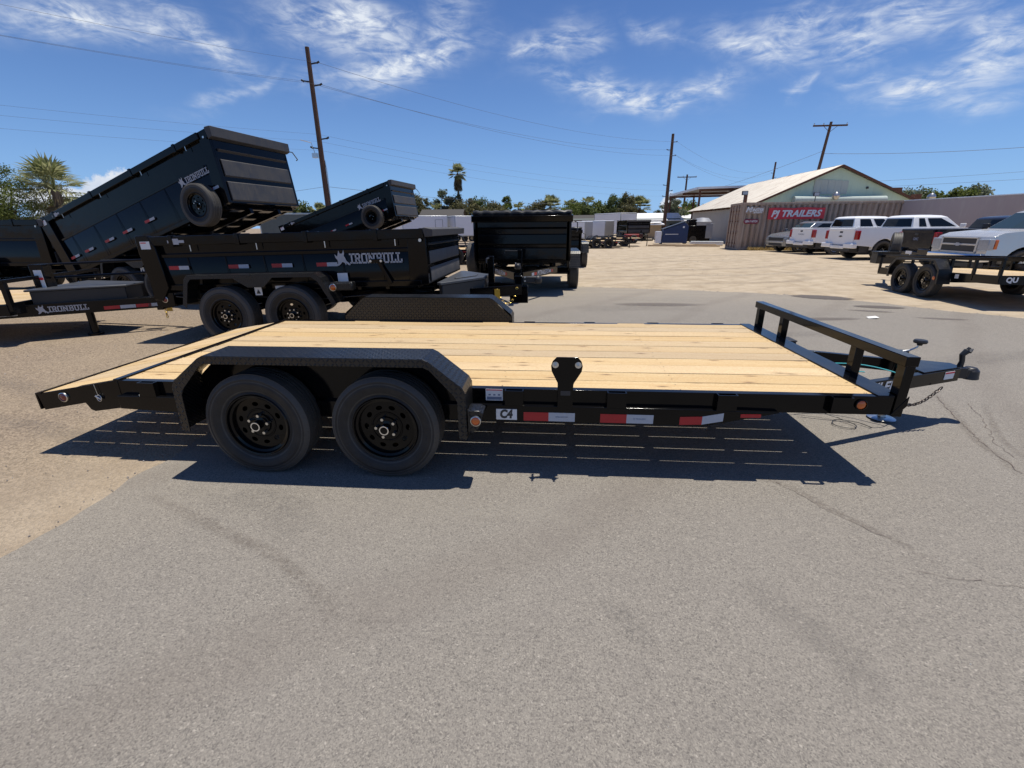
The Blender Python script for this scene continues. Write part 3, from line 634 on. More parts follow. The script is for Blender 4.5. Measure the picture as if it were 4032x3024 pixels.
# ---------------------------------------------------------------- wheels
def wheel_meshes(r=.345, w=.205, rim=.205, holes=10, lugs=5, detail=64, rimmat='black', spokes=False):
    hw = w/2; k = r/.345
    side = [(rim-.004, -hw*.62), (rim+.002, -hw*.80), (rim+.012, -hw*.84), (rim+.02, -hw*.80), (rim+.035, -hw*.88), (rim+.055*k, -hw*.985), (rim+.075*k, -hw), (rim+.079*k, -hw*1.012), (rim+.084*k, -hw),
            (r-.040, -hw*.975), (r-.032, -hw*.97), (r-.029, -hw*.985), (r-.024, -hw*.95), (r-.010, -hw*.86), (r-.004, -hw*.80)]
    tread = []
    for a, b in ((-.80, -.50), (-.42, -.16), (-.08, .08)):
        tread += [(r-.001, a*hw), (r, (a+b)/2*hw), (r, b*hw)]
        if b < 0: tread += [(r-.009, (b+.01)*hw), (r-.009, (b+.07)*hw)]
    full = side + tread[:-3]
    mir = [(a, -b) for a, b in full][::-1]
    prof = full + [(r, -.08*hw), (r, .08*hw)] + mir
    t = MB(); t.lathe(prof, detail)
    rm = MB(); lip = [(rim-.012, -hw*.66), (rim+.006, -hw*.83), (rim+.001, -hw*.90), (rim-.006, -hw*.88), (rim-.012, -hw*.72), (rim-.026, -hw*.66), (rim-.032, -hw*.30), (rim-.040, -hw*.05), (rim-.040, hw*.55), (rim, hw*.8)]
    rm.lathe(lip, detail)
    dd = []
    if spokes:
        dsk = [ellipse(0, 0, rim-.03, rim-.03, 40)] + [[(math.cos(a)*q1, math.sin(a)*q1) for a, q1 in ((t0-.36, rim*.83), (t0+.36, rim*.83), (t0+.12, rim*.36), (t0-.12, rim*.36))] for t0 in (2*math.pi*i/6 for i in range(6))]
    else:
        dsk = [ellipse(0, 0, rim-.030, rim-.030, 48), ellipse(0, 0, .040, .040, 24)] + [ellipse(.133*rim/.205*math.cos(a), .133*rim/.205*math.sin(a), .0145*rim/.205, .021*rim/.205, 14, a) for a in (2*math.pi*i/holes + .3 for i in range(holes))]
    rm.mesh(flat_mesh(dsk, .008), Matrix.Translation((0, -hw*.42, 0)) @ FACE_NEAR)
    rm.lathe([(.104, -hw*.44), (.100, -hw*.50), (.094, -hw*.50), (.090, -hw*.46)], 36)
    rm.lathe([(.072, -hw*.44), (.066, -hw*.56), (.040, -hw*.58)], 36)
    hb = MB(); hb.lathe([(.0, -hw*1.06), (.026, -hw*1.06), (.030, -hw*1.02), (.030, -hw*.62), (.046, -hw*.58), (.046, hw*.1)], 28)
    hb.lathe([(.0, hw*.30), (.12, hw*.30), (.125, hw*.5), (.12, hw*.72), (0, hw*.72)], 28)
    hr = MB(); hr.lathe([(.024, -hw*1.085), (.030, -hw*1.085), (.031, -hw*1.03), (.024, -hw*1.03)], 28, closed=True)
    lg = MB(); lg.tube([(0, -hw*.50, 0), (0, -hw*.80, 0)], [.0115, .010], 6)
    return dict(tyre=t.me('tyre', M['tyre'], ang=40), rim=rm.me('rim', M[rimmat]), hub=hb.me('hub', M['black']), ring=hr.me('hub_ring', M['chrome']), lug=lg.me('lug_nut', M['steel'], smooth=False), lugs=lugs, r=r, lr=.062 if lugs == 5 else .075)
def put_wheel(W, parent, loc, flip=False, rz=0, near=True, name='wheel', spin=0):
    e = sub(name, parent, loc, (0, 0, rz + (math.pi if flip else 0)))
    for k in ('tyre', 'rim') + (('hub', 'ring') if near else ()):
        o = bpy.data.objects.new({'ring': 'hub_ring'}.get(k, k), W[k]); link(o, e, rot=(0, spin, 0) if k == 'rim' else None)
    if near:
        for i in range(W['lugs']):
            a = 2*math.pi*i/W['lugs'] + spin + .3
            link(bpy.data.objects.new('lug_nut', W['lug']), e, (W['lr']*math.cos(a), 0, W['lr']*math.sin(a)))
    return e
W_TR = wheel_meshes()
W_DUMP = wheel_meshes(r=.389, w=.235, rim=.215, holes=8, lugs=8)
W_CAR = wheel_meshes(r=.40, w=.27, rim=.25, detail=40, rimmat='alu', spokes=True, lugs=5)
W_CARB = wheel_meshes(r=.41, w=.27, rim=.25, detail=40, rimmat='black', spokes=True, lugs=5)
W_SMALL = wheel_meshes(r=.345, w=.205, detail=32)
# ---------------------------------------------------------------- the car-hauler trailer in front
ZD = .563; YN, YF = .217, 2.322; XK, XR, XF = -1.946, -2.585, 3.07; ZR = .450
RT = thing('car_hauler_trailer', 'long black open trailer with pale pine plank deck parked across the foreground', 'trailer')
bk = M['black']
def cprof(y0, s, z1, h, d):   # channel section in yz, web at y0, flanges towards +s
    w = .007; return [(y0, z1), (y0 + s*d, z1), (y0 + s*d, z1-w), (y0 + s*w, z1-w), (y0 + s*w, z1-h+w), (y0 + s*d, z1-h+w), (y0 + s*d, z1-h), (y0, z1-h)]
for y0, s_ in ((YN, 1), (YF, -1)):
    m = MB(); m.prism(cprof(y0, s_, ZD-.004, .118, .05), XK+.012, XF, 'yz'); part('side_rail', m, bk, RT, .002)
    m = MB(); pr = [(XK+.008, ZD-.004), (XK+.008, ZD-.122), (XR+.02, ZR-.125), (XR-.0, ZR-.004)]
    m.prism(pr, y0, y0 + s_*.008); m.prism([(XK+.008, ZD-.004), (XK+.008, ZD-.012), (XR, ZR-.012), (XR, ZR-.004)], y0 + s_*.0085, y0 + s_*.05)
    part('dovetail_rail', m, bk, RT, .002)
    m = MB(); yy = y0 + s_*(-.040)
    m.prism([(-1.93, .462), (1.96, .462), (2.42, .452), (1.98, .352), (-1.55, .352), (-1.93, .368)], *sorted((yy, yy + s_*.09))); part('frame_beam', m, bk, RT, .003)
# rear and front cross rails
m = MB(); m.prism([(XF-.09, ZD+.002), (XF+.005, ZD+.002), (XF+.005, ZD-.118), (XF-.004, ZD-.118), (XF-.004, ZD-.006), (XF-.09, ZD-.006)], YN+.002, YF-.002); part('front_rail', m, bk, RT, .002)
m = MB(); m.bar((XK, YN, ZD-.001), (XK, YF, ZD-.001), .042, .012); m.bar((XK, YN+.01, ZD-.04), (XK, YF-.01, ZD-.04), .03, .06); part('dovetail_hinge_bar', m, bk, RT, .002)
m = MB(); m.prism([(XR-.012, ZR+.002), (XR+.036, ZR+.010), (XR+.036, ZR-.006), (XR, ZR-.012), (XR, ZR-.12), (XR-.012, ZR-.12)], YN-.003, YF+.003); part('tail_rail', m, bk, RT, .002)
for i in range(9):
    x = -1.55 + i*.565
    m = MB(); m.bx(x-.03, x+.03, YN+.01, YF-.01, ZD-.085, ZD-.046); part('crossmember', m, bk, RT)
for q in (.35, .7):
    x = XK + (XR-XK)*q; z = ZD + (ZR-ZD)*q
    m = MB(); m.bx(x-.02, x+.02, YN+.01, YF-.01, z-.08, z-.048); part('crossmember', m, bk, RT)
# planks
NP = 11; g0, g1 = YN+.012, YF-.012; pw = (g1-g0)/NP
random.seed(11); gaps = []
scr = MB()
for i in range(NP):
    a = g0 + i*pw + ((.0062 if i in (3, 5, 7, 9) else .0040) if i else 0); b = g0 + (i+1)*pw - .0040 - (random.random()*.002 if i % 4 else 0)
    nx = 24; m = MB(); dz = random.uniform(-.0015, .0015)
    vs = []; bw = random.uniform(-.004, .004)
    for k in range(nx+1):
        x = XK+.024 + (XF-.093-XK-.024)*k/nx; o_ = bw*math.sin(math.pi*k/nx); zz = ZD-.006+dz+.0012*math.sin(k*.9+i)
        c_ = .0022
        vs += [(x, a+o_, zz-.036), (x, a+o_, zz-c_), (x, a+o_+c_, zz), (x, b+o_-c_, zz), (x, b+o_, zz-c_), (x, b+o_, zz-.036)]
    fs = [(k*6+j, k*6+(j+1) % 6, k*6+6+(j+1) % 6, k*6+6+j) for k in range(nx) for j in range(6)] + [tuple(range(6)), tuple(nx*6+j for j in range(6))]
    m.add(vs, fs); part('plank', m, M['wood'], RT, smooth=False)
    m = MB(); L_ = math.hypot(XR-XK, ZR-ZD); ux, uz = (XR-XK)/L_, (ZR-ZD)/L_
    p0 = Vector((XK+ux*.024, (a+b)/2, ZD-.024+uz*.024)); p1 = Vector((XR-ux*.04, (a+b)/2, ZR-.022-uz*.04)); m.bar(p0, p1, b-a, .036); part('ramp_plank', m, M['wood'], RT, smooth=False, bev=.002, seg=1)
    for x in [XF-.13, XF-.125] + [-1.55 + q*1.13 for q in range(4)] + [XK+.05]:
        for yy in (a+pw*.25, a+pw*.75):
            x_ = x + random.uniform(-.012, .012); y_ = yy + random.uniform(-.01, .01); z_ = ZD-.0035
            scr.add([(x_ + .0040*math.cos(t), y_ + .0040*math.sin(t), z_) for t in (0, 1.05, 2.1, 3.14, 4.2, 5.25)], [(0, 1, 2, 3, 4, 5)])
o = part('deck_screw', scr, M['print'], RT, smooth=False); o['kind'] = 'stuff'
# wheels, axles, fenders
for x in (-.84, 0):
    put_wheel(W_TR, RT, (x, .105, .345), spin=x*2+.3); put_wheel(W_TR, RT, (x, 2.435, .345), flip=True, near=False)
    m = MB(); m.cyl((x, .18, .345), (x, 2.36, .345), .038, 14); part('axle', m, bk, RT)
for yy in (.30, 2.24):
    for x in (-.84, 0):
        m = MB()
        for k in range(4): m.tube([(x-.36+k*.05, yy, .425), (x-.2+k*.03, yy, .40-k*.012), (x, yy, .385-k*.012), (x+.2-k*.03, yy, .40-k*.012), (x+.36-k*.05, yy, .425)], .006, 6)
        part('leaf_spring', m, bk, RT)
    m = MB(); m.prism([(-.50, .45), (-.34, .45), (-.36, .33), (-.42, .30), (-.48, .33)], yy-.03, yy+.03); m.cyl((-.46, yy-.04, .35), (-.46, yy+.04, .35), .02, 10); m.cyl((-.38, yy-.04, .33), (-.38, yy+.04, .33), .016, 10); part('spring_equalizer', m, bk, RT)
def fender(y_out, y_in, x0, x1):
    # outline of the folded plate, thickness .004, lip hangs on the outer side
    s_ = 1 if y_in > y_out else -1
    P_ = [(x0, .315), (x0+.006, .612), (x0+.028, .655), (x0+.215, .80), (x0+.25, .817), (x1-.245, .817), (x1-.21, .80), (x1-.02, .645), (x1-.003, .61), (x1-.002, .315)]
    if abs(y_out) > 1: P_ = [(x, max(z, .33)) for x, z in P_]
    m = MB(); n = len(P_)
    vs = [(x, y, z) for y in (y_out, y_in) for x, z in P_]
    cx_, cz_ = (x0+x1)/2, .3
    def off(x, z, d):
        return (x + (d if x < cx_ else -d)*(1 if z < .78 else 0), z - (d if z > .5 else 0))
    vs += [(off(x, z, .005)[0], y, off(x, z, .005)[1]) for y in (y_out, y_in) for x, z in P_]
    lipd = .052
    vs += [(off(x, z, lipd)[0], y_out, off(x, z, lipd)[1]) for x, z in P_]
    vs += [(off(x, z, lipd)[0], y_out + s_*.005, off(x, z, lipd)[1]) for x, z in P_]
    fs = []
    for i in range(n-1):
        fs += [(i, i+1, n+i+1, n+i), (2*n+i, 3*n+i, 3*n+i+1, 2*n+i+1), (i, 4*n+i, 4*n+i+1, i+1), (4*n+i, 5*n+i, 5*n+i+1, 4*n+i+1)]
    m.add(vs, fs); return m
part('fender', fender(-.03, YN-.004, -1.318, .53), M['diamond'], RT, .003, smooth=False)
part('fender', fender(2.575, YF+.004, -1.262, .614), M['diamond'], RT, .003, smooth=False)
# inner wheel-well plate that stands above the deck on the far side (and is hidden by the rail on the near one)
for yy, x0, x1 in ((YF+.006, -1.255, .608), (YN-.010, -1.31, .525)):
    m = MB(); m.prism([(x0, .38), (x0+.004, .612), (x0+.215, .80), (x0+.25, .812), (x1-.245, .812), (x1-.21, .80), (x1-.005, .61), (x1-.003, .38)], yy, yy+.004); part('wheel_well_plate', m, M['diamond'] if yy > 1 else bk, RT, smooth=False)
# side marker on fender corner
m = MB(); m.prism([(.532, .50), (.60, .50), (.628, .485), (.60, .39), (.555, .352), (.532, .36)], -.022, .10); part('step_bracket', m, M['diamond'], RT, .004)
def round_light(parent, x, z, y, r, lens, name='side_light', bez='steel'):
    e = sub(name, parent, (x, y, z))
    m = MB(); m.lathe([(r*.80, -.004), (r*.86, -.012), (r, -.010), (r*1.04, 0)], 28); part('bezel', m, M[bez], e)
    m = MB(); m.lathe([(0, -.013), (r*.5, -.012), (r*.78, -.007), (r*.8, 0)], 28); part('lens', m, M[lens], e); return e
round_light(RT, .583, .438, -.024, .032, 'amber')
round_light(RT, 2.893, .505, YN-.001, .034, 'amber', bez='black')
round_light(RT, -2.378, .448-.02, YN-.001, .034, 'red_lens', 'tail_light')
# stake pockets
for y0, s_ in ((YN, -1), (YF, 1)):
    for x in (-1.70, .797, 1.438, 2.102, 2.765):
        m = MB(); w_, d_, t_ = .118, .040, .007
        for (xa, xb, ya, yb) in ((x-w_/2, x+w_/2, d_-t_, d_), (x-w_/2, x-w_/2+t_, 0, d_-t_), (x+w_/2-t_, x+w_/2, 0, d_-t_)):
            m.bx(xa, xb, *sorted((y0 + s_*(ya+.0005), y0 + s_*yb)), ZD-.105, ZD-.004)
        part('stake_pocket', m, bk, RT)
for x in (.0, 0):
    pass
# spare wheel bracket
br = [ (1.071, .455), (1.165, .455), (1.165, .612), (1.168, .625), (1.212, .70), (1.217, .735), (1.208, .765), (1.186, .79), (1.06, .79), (1.036, .765), (1.026, .735), (1.03, .70), (1.068, .625)]
m = MB(); m.bx(1.072, 1.164, YN-.052, YN-.001, .455, .60); m.prism(br, YN-.060, YN-.0522); part('spare_wheel_bracket', m, bk, RT, .002)
for x in (1.052, 1.190):
    m = MB(); m.tube([(x, YN-.100, .742), (x, YN-.01, .742)], .0075, 10); m.tube([(x, YN-.075, .742), (x, YN-.0625, .742)], .015, 6); m.tube([(x, YN-.0622, .742), (x, YN-.0605, .742)], .02, 16); part('bracket_bolt', m, M['steel'], RT, smooth=False)
m = MB(); m.bx(1.088, 1.148, YN-.0625, YN-.0605, .545, .575); part('bracket_slot', m, M['print'], RT)
# plates hanging under the dovetail
m = MB(); m.prism([(-2.32, .405), (-1.94, .455), (-1.935, .352), (-1.97, .34), (-2.24, .300), (-2.27, .312)], YN+.055, YN+.062); part('ramp_carrier_plate', m, M['black_old'], RT, .002)
m = MB(); m.prism([(-1.93, .46), (-1.56, .46), (-1.56, .352), (-1.90, .352)], YN+.02, YN+.028); part('gusset_plate', m, bk, RT, .002)
for x, z in ((-2.10, .43), (-1.77, .445)):
    m = MB(); m.tube([(x + .017*math.cos(t), YN-.012, z + .023*math.sin(t)) for t in (2*math.pi*k/20 for k in range(20))], .0028, 6, closed=True); m.tube([(x-.02, YN-.016, z+.018), (x+.01, YN-.010, z-.01)], .006, 8); m.tube([(x, YN-.014, z+.02), (x-.008, YN-.012, z+.1)], .0018, 5); part('lynch_pin', m, M['steel'], RT)
# tape, tags and prints on the lower beam
yb = YN - .0405
def patch(x0, x1, z0, z1, mm, name='reflective_tape', y=yb, sk=0, th=.002):
    m = MB(); m.prism([(x0, z0), (x1, z0+sk), (x1, z1+sk), (x0, z1)], y-th, y); return part(name, m, M[mm], RT, smooth=False)
for a, c, b, sk in ((.858, 1.017, 1.183, 0), (1.342, 1.505, 1.67, 0)):
    patch(a, c, .360, .419, 'red_tape'); patch(c, b, .360, .419, 'white_tape')
patch(1.83, 1.965, .358, .412, 'red_tape', sk=.006); patch(1.965, 2.09, .364, .418, 'white_tape', sk=.026)
patch(2.19, 2.31, .417, .439, 'red_tape', sk=.002)
for x0 in (1.09, 1.575):
    me = text_mesh('PJ TRAILERS' if x0 > 1.2 else 'PJTRAILERS.COM', .014, th=.001, width=.075); m = MB(); m.mesh(me, face((x0+.01, yb-.0025, .390))); part('lettering', m, M['blue_print'], RT, smooth=False)
o = patch(.682, .815, .363, .436, 'white', 'model_tag'); 
m = MB(); m.mesh(text_mesh('C4', .078, shear=.12, off=.004, th=.001, width=.082), face((.748, yb-.003, .400))); part('lettering', m, M['print'], RT, smooth=False)
patch(.612, .722, .478, .556, 'white', 'warning_label', y=YN-.0005)
patch(.616, .718, .546, .553, 'sticker_red', 'warning_label', y=YN-.0027, th=.0005); patch(.62, .714, .484, .504, 'blue_print', 'warning_label', y=YN-.0027, th=.0005)
for k in range(3): patch(.63+k*.03, .645+k*.03, .512, .522, 'blue_print', 'warning_label', y=YN-.0027, th=.0005)
# headboard rail
HZ = .806; PX = 3.115
m = MB(); m.bar((PX, .214, HZ-.030), (PX, 2.262, HZ-.030), .075, .060); part('headboard_rail', m, bk, RT, .004)
for yy, w_ in ((.252, .076), (.70, .072), (1.72, .072), (2.20, .072)):
    m = MB(); m.bx(PX-.028, PX+.028, yy-w_/2+.004, yy+w_/2-.004, (.43 if yy < .3 else ZD-.115), HZ-.058); part('headboard_post', m, bk, RT, .003)
m = MB(); m.prism([(XF+.006, ZD-.12), (XF+.006, .44), (XF+.05, .455), (XF+.085, .50), (XF+.085, ZD)], YN-.002, YN+.006); part('corner_gusset', m, bk, RT, .002)
m = MB(); m.bx(XF+.0055, XF+.07, YN+.08, YF-.08, .445, ZD-.004); part('front_cross_tube', m, bk, RT, .003)
# tongue
CY = 1.235; ZT = .462
for s_ in (-1, 1):
    m = MB(); m.bar((2.55, CY + s_*.76, ZT-.052), (4.22, CY + s_*.045, ZT-.052), .05, .102); t_ = part('tongue_beam', m, bk, RT, .003)
    if s_ < 0:
        d = Vector((1.67, .715, 0)).normalized(); a_ = math.atan2(d.y, d.x)
        me = text_mesh('PJ TRAILERS', .10, shear=.18, off=.003, th=.001, width=.62); mm_ = MB()
        p_ = Vector((3.33, CY-.76 + (3.33-2.55)*.715/1.67, ZT-.055)) + Vector((math.sin(a_), -math.cos(a_), 0))*.0275
        mm_.mesh(me, Matrix.Translation(p_) @ Matrix.Rotation(a_, 4, 'Z') @ FACE_NEAR); part('lettering', mm_, M['white'], RT, smooth=False)
        p_ = Vector((4.10, CY-.76 + (4.10-2.55)*.715/1.67, ZT-.045)); q_ = MB(); q_.M = Matrix.Translation(p_) @ Matrix.Rotation(a_, 4, 'Z'); q_.bx(-.055, .055, -.0285, -.0262, -.028, .032); part('warning_label', q_, M['white'], RT, smooth=False)
        q_ = MB(); q_.M = Matrix.Translation(p_) @ Matrix.Rotation(a_, 4, 'Z'); q_.bx(-.052, .052, -.0295, -.0287, .016, .028); part('warning_label', q_, M['sticker_red'], RT, smooth=False)
m = MB(); m.prism([(3.84, CY-.225), (4.24, CY-.055), (4.24, CY+.055), (3.84, CY+.225)], ZT+.001, ZT+.008, 'xy'); part('tongue_plate', m, bk, RT, .002)
# coupler
m = MB(); m.bx(4.19, 4.30, CY-.05, CY+.05, ZT-.09, ZT-.005); m.lathe([(.0, ZT-.005), (.035, ZT-.01), (.056, ZT-.035), (.06, ZT-.075), (.064, ZT-.10), (.05, ZT-.102)], 24, 'z', (4.36, CY, 0)); m.bx(4.28, 4.36, CY-.045, CY+.045, ZT-.085, ZT-.02); part('coupler', m, M['black_plastic'], RT, .004)
m = MB(); m.tube([(4.27, CY, ZT-.01), (4.275, CY, ZT+.04), (4.262, CY, ZT+.09), (4.29, CY, ZT+.125)], [.022, .018, .02, .024], 10); m.bar((4.285, CY-.02, ZT+.115), (4.33, CY+.02, ZT+.132), .03, .014); m.bar((4.275, CY, ZT+.12), (4.30, CY, ZT+.15), .02, .012); part('coupler_latch', m, M['black_plastic'], RT, .003)
# jack
m = MB(); m.cyl((3.80, CY-.02, .30), (3.80, CY-.02, .56), .034, 20); m.cyl((3.80, CY-.02, .56), (3.80, CY-.02, .585), .04, 20); part('jack', m, bk, RT)
m = MB(); m.cyl((3.765, CY-.04, .012), (3.765, CY-.04, .33), .026, 20); part('jack_leg', m, M['steel'], RT)
m = MB(); m.lathe([(0, .010), (.088, .012), (.098, .020), (.082, .026), (.03, .028)], 28, 'z', (3.765, CY-.04, 0)); part('jack_foot', m, M['steel'], RT)
m = MB(); m.tube([(3.80, CY-.02, .58), (3.84, CY-.03, .592), (3.88, CY-.04, .618), (3.888, CY-.045, .64)], .007, 8); part('jack_crank', m, M['steel'], RT)
m = MB(); m.lathe([(0, .636), (.016, .636), (.020, .650), (.042, .655), (.046, .668), (.040, .680), (0, .684)], 24, 'z', (3.89, CY-.045, 0)); part('jack_knob', m, M['black_plastic'], RT)
# safety chain
ch0 = Vector((4.02, CY-.20, ZT-.115)); ch1 = Vector((3.66, CY-.30, .25)); 
N_ = 15
for i in range(N_):
    t = (i+.5)/N_; p = ch0.lerp(ch1, t); p.z -= .07*math.sin(math.pi*t); p2 = ch0.lerp(ch1, t+.05); p2.z -= .07*math.sin(math.pi*min(1, t+.05)); d = (p2-p).normalized()
    side = d.cross(Vector((0, 0, 1))).normalized(); up = side.cross(d); w_ = (side if i % 2 else up)
    m = MB(); m.tube([p + d*(.019*math.cos(a)) + w_*(.0105*math.sin(a)) for a in (2*math.pi*k/14 for k in range(14))], .0042, 6, closed=True); part('chain_link', m, M['chain'], RT)
m = MB(); q = Vector((3.655, CY-.31, .225)); m.tube([q + Vector((.024*math.cos(a), 0, .024*math.sin(a))) for a in (2*math.pi*k/24 for k in range(24))], .002, 6, closed=True); part('pin_ring', m, M['chain'], RT)
# breakaway battery box, teal wire, dangling cable
m = MB(); m.bx(3.15, 3.27, 1.74, 1.90, .38, .515); m.bx(3.145, 3.275, 1.735, 1.905, .517, .53); part('battery_box', m, M['black_plastic'], RT, .006)
def wire(pts, r, mm, parent=RT, name='wire', n=24):
    P_ = [Vector(p) for p in pts]; out = []
    for i in range(len(P_)-1):
        a = P_[max(0, i-1)]; b = P_[i]; c = P_[i+1]; d = P_[min(len(P_)-1, i+2)]
        for k in range(n if i == len(P_)-2 else n):
            t = k/n; out.append(.5*((2*b) + (c-a)*t + (2*a-5*b+4*c-d)*t*t + (3*b-a-3*c+d)*t**3))
    out.append(P_[-1]); m = MB(); m.tube(out, r, 6); return part(name, m, M[mm], parent)
wire([(3.18, 1.30, .43), (3.38, 1.33, .44), (3.58, 1.27, .445), (3.72, 1.15, .43), (3.77, 1.10, .40)], .0052, 'cord_teal', n=8)
wire([(3.20, 1.24, .42), (3.36, 1.20, .425), (3.52, 1.16, .42)], .005, 'cord_teal', n=8)
wire([(3.62, 1.05, .40), (3.75, 1.08, .42), (3.9, 1.2, .43)], .004, 'white', n=8)
wire([(2.86, 1.30, .45), (3.05, 1.28, .20), (3.28, 1.20, .06), (3.40, 1.12, .03), (3.46, 1.02, .02), (3.40, .96, .018), (3.30, 1.02, .018), (3.36, 1.12, .02), (3.5, 1.08, .02), (3.56, .98, .018)], .0035, 'cord_dark', n=8)
# ---------------------------------------------------------------- dump trailers
def tape_row(B, xs, z, y, root, n=.145):
    for x in xs:
        for k, mm in ((0, 'red_tape'), (1, 'white_tape')):
            m = MB(); m.M = B; m.bx(x+k*n, x+(k+1)*n, y-.003, y, z, z+.05); part('reflective_tape', m, M[mm], root, smooth=False)
def dump_trailer(label, loc, rz, L, W, h, zb, tilt=0, sh=0.0, pitch=0, wx=(-.47, .47), wc=None, spare=None, logo=True, near=True, coup=None, toolbox=True, jack=True, fender=True, group='black dump trailers', tarp=True, wy=-.27, paintm='black', front='black_front', tongue_txt=False, tapes=True, face_rel=0, lp=None, tpx=None, zlr=.60, ribd=1.0):
    """local frame: x from the tail of the bed to its front, y from the near face to the far one, z up"""
    T_ = thing('dump_trailer', label, 'dump trailer', loc, 0, group, rot=(0, -pitch, rz))
    bk = M[paintm]; B = Matrix.Translation((0, 0, zb)) @ Matrix.Rotation(-tilt, 4, 'Y')
    wc = wc if wc is not None else L*.42
    # bed
    m = MB(); m.M = B; m.bx(.02, L-.02, .03, W-.03, 0, .06)
    m2 = MB(); m2.M = B
    for k in range(10): x = .2 + k*(L-.4)/9; m2.bx(x-.025, x+.025, .05, W-.05, -.06, -.002)
    for y in (W*.3, W*.7): m2.bx(.1, L-.1, y-.04, y+.04, -.16, -.062)
    part('bed_floor', m, bk, T_); part('bed_crossmembers', m2, bk, T_)
    zl = h*zlr; zt = h - .12
    for y, s_ in ((0, 1), (W, -1)):
        Y = lambda v: y + s_*v
        def byx(m, x0, x1, a, b, z0, z1): m.bx(x0, x1, *sorted((Y(a), Y(b))), z0, z1)
        m = MB(); m.M = B; byx(m, .04, L-.04, .035, .045, 0, h-.02)
        m.add([(.12, Y(.034), .0), (L-.16, Y(.034), .0), (L-.16, Y(.003), zl-.06), (.12, Y(.003), zl-.06), (.12, Y(.034), zl+.0), (L-.16, Y(.034), zl+.0)], [(0, 1, 2, 3), (3, 2, 5, 4)])
        part('side_wall', m, bk, T_)
        m = MB(); m.M = B; byx(m, .12, L-.2, -.004, .033, zl-.055, zl-.01); part('side_ledge', m, bk, T_, .004)
        m = MB(); m.M = B; byx(m, .10, L-.02, -.035, .034, h-.12, h); part('top_rail', m, bk, T_, .008)
        m = MB(); m.M = B; byx(m, .05, L-.1, -.01, .034, -.02, .055); part('bottom_rail', m, bk, T_, .006)
        for k in range(4):
            x = .45 + k*(L-1.1)/3; m = MB(); m.M = B; byx(m, x-.03, x+.03, -.048, .034, h-.135, h+.012); part('rail_strap', m, bk, T_, .006)
            if near and s_ > 0:
                m = MB(); m.M = B; byx(m, x+.25, x+.262, -.038, -.030, h-.20, h-.12); part('tie_pin', m, M['steel'], T_)
        m = MB(); m.M = B; m.prism([(L-.26, -.02), (L, .0), (L+sh*.98, h-.0), (L+sh*.98-.24, h)], *sorted((Y(-.006), Y(.10)))); part('front_post', m, bk, T_, .006)
        m = MB(); m.M = B; m.prism([(-.02, -.14), (.10, -.16), (.24, .02), (.20, h-.14), (.12, h+.015), (-.06, h+.015), (-.06, h-.2), (-.02, .05)], *sorted((Y(-.04), Y(.05)))); part('rear_post', m, bk, T_, .008)
    # tailgate
    m = MB(); m.M = B; m.bx(-.05, .0, .06, W-.06, 0, h-.05)
    for z in (.2, .5, .8): m.bx(-.09, -.051, .06, W-.06, z*h, z*h+.06)
    part('tailgate', m, bk, T_, .004)
    # front wall with pressed ribs
    fr = M[front]
    fx = lambda z: L + sh*z/h
    m = MB(); m.M = B; m.prism([(fx(0)-.05, 0), (fx(0), 0), (fx(h), h), (fx(h)-.05, h)], .04, W-.04); part('front_wall', m, M[paintm], T_)
    for z0, z1, d in ((.02, .30, .075), (.36, .60, .055)):
        z0 *= h; z1 *= h; m = MB(); m.M = B
        d = (.032 if d > .06 else .030)*ribd; m.prism([(fx(z0)+.001, z0), (fx(z0)+d, z0+.02), (fx(z1)+d*.8, z1-.02), (fx(z1)+.001, z1)], .10, W-.10); part('front_wall_rib', m, fr, T_, .004)
    m = MB(); m.M = B; m.prism([(fx(.70*h), .70*h), (fx(.70*h)+.05, .72*h), (fx(.74*h), .745*h)], .10, W-.10); part('front_wall_rib', m, fr, T_)
    m = MB(); m.M = B; m.prism([(fx(.86*h)+.001, .85*h), (fx(.86*h)+.10, .86*h), (fx(h)+.11, h-.01), (fx(h)+.0, h+.012), (fx(h)-.03, h+.005)], -.03, W+.03); part('tarp_housing', m, fr, T_, .006)
    if tarp:
        m = MB(); m.M = B
        n = 26; pts = [(fx(h)-.06 + .02*math.sin(k*1.7), W*k/n, h+.05 + .012*math.sin(k*2.3)) for k in range(n+1)]
        m.tube(pts, .055, 10); part('rolled_tarp', m, M['black_plastic'], T_)
    for y in (-.045, W+.04):
        m = MB(); m.M = B; m.tube([(L-.06+sh*.8, y, h-.14), (L-.06+sh*.8, y + (-.015 if y < 0 else .015), h-.14)], .02, 14); part('tarp_axle_cap', m, M['steel'], T_)
    m = MB(); m.M = B; m.tube([(L-.02+sh, W+.05, h-.12), (L+.06+sh, W+.13, h-.16), (L+.12+sh, W+.13, h-.34), (L+.10+sh, W+.10, h-.36)], .012, 6); part('tarp_crank', m, M['black_plastic'], T_)
    if tapes: tape_row(B, tpx[0], tpx[1], -.006, T_)
    if logo:
        m = ironbull(B @ face((lp[0], -.009, lp[1]), k=lp[2])); part('lettering', m, M['logo'], T_, smooth=False)
    for x, z in ((.22, h-.09),):
        m = MB(); m.M = B; m.bx(x+.18, x+.42, -.040, -.036, z, z+.035); m.bx(x+.26, x+.34, -.041, -.036, z-.02, z+.055); part('badge', m, M['logo'], T_, smooth=False)
    m = MB(); m.M = B; m.bx(.0, .14, -.044, -.041, h-.16, h-.06); part('warning_label', m, M['white'], T_, smooth=False)
    m = MB(); m.M = B; m.bx(.01, .09, -.0455, -.0445, h-.085, h-.072); part('warning_label', m, M['sticker_red'], T_, smooth=False)
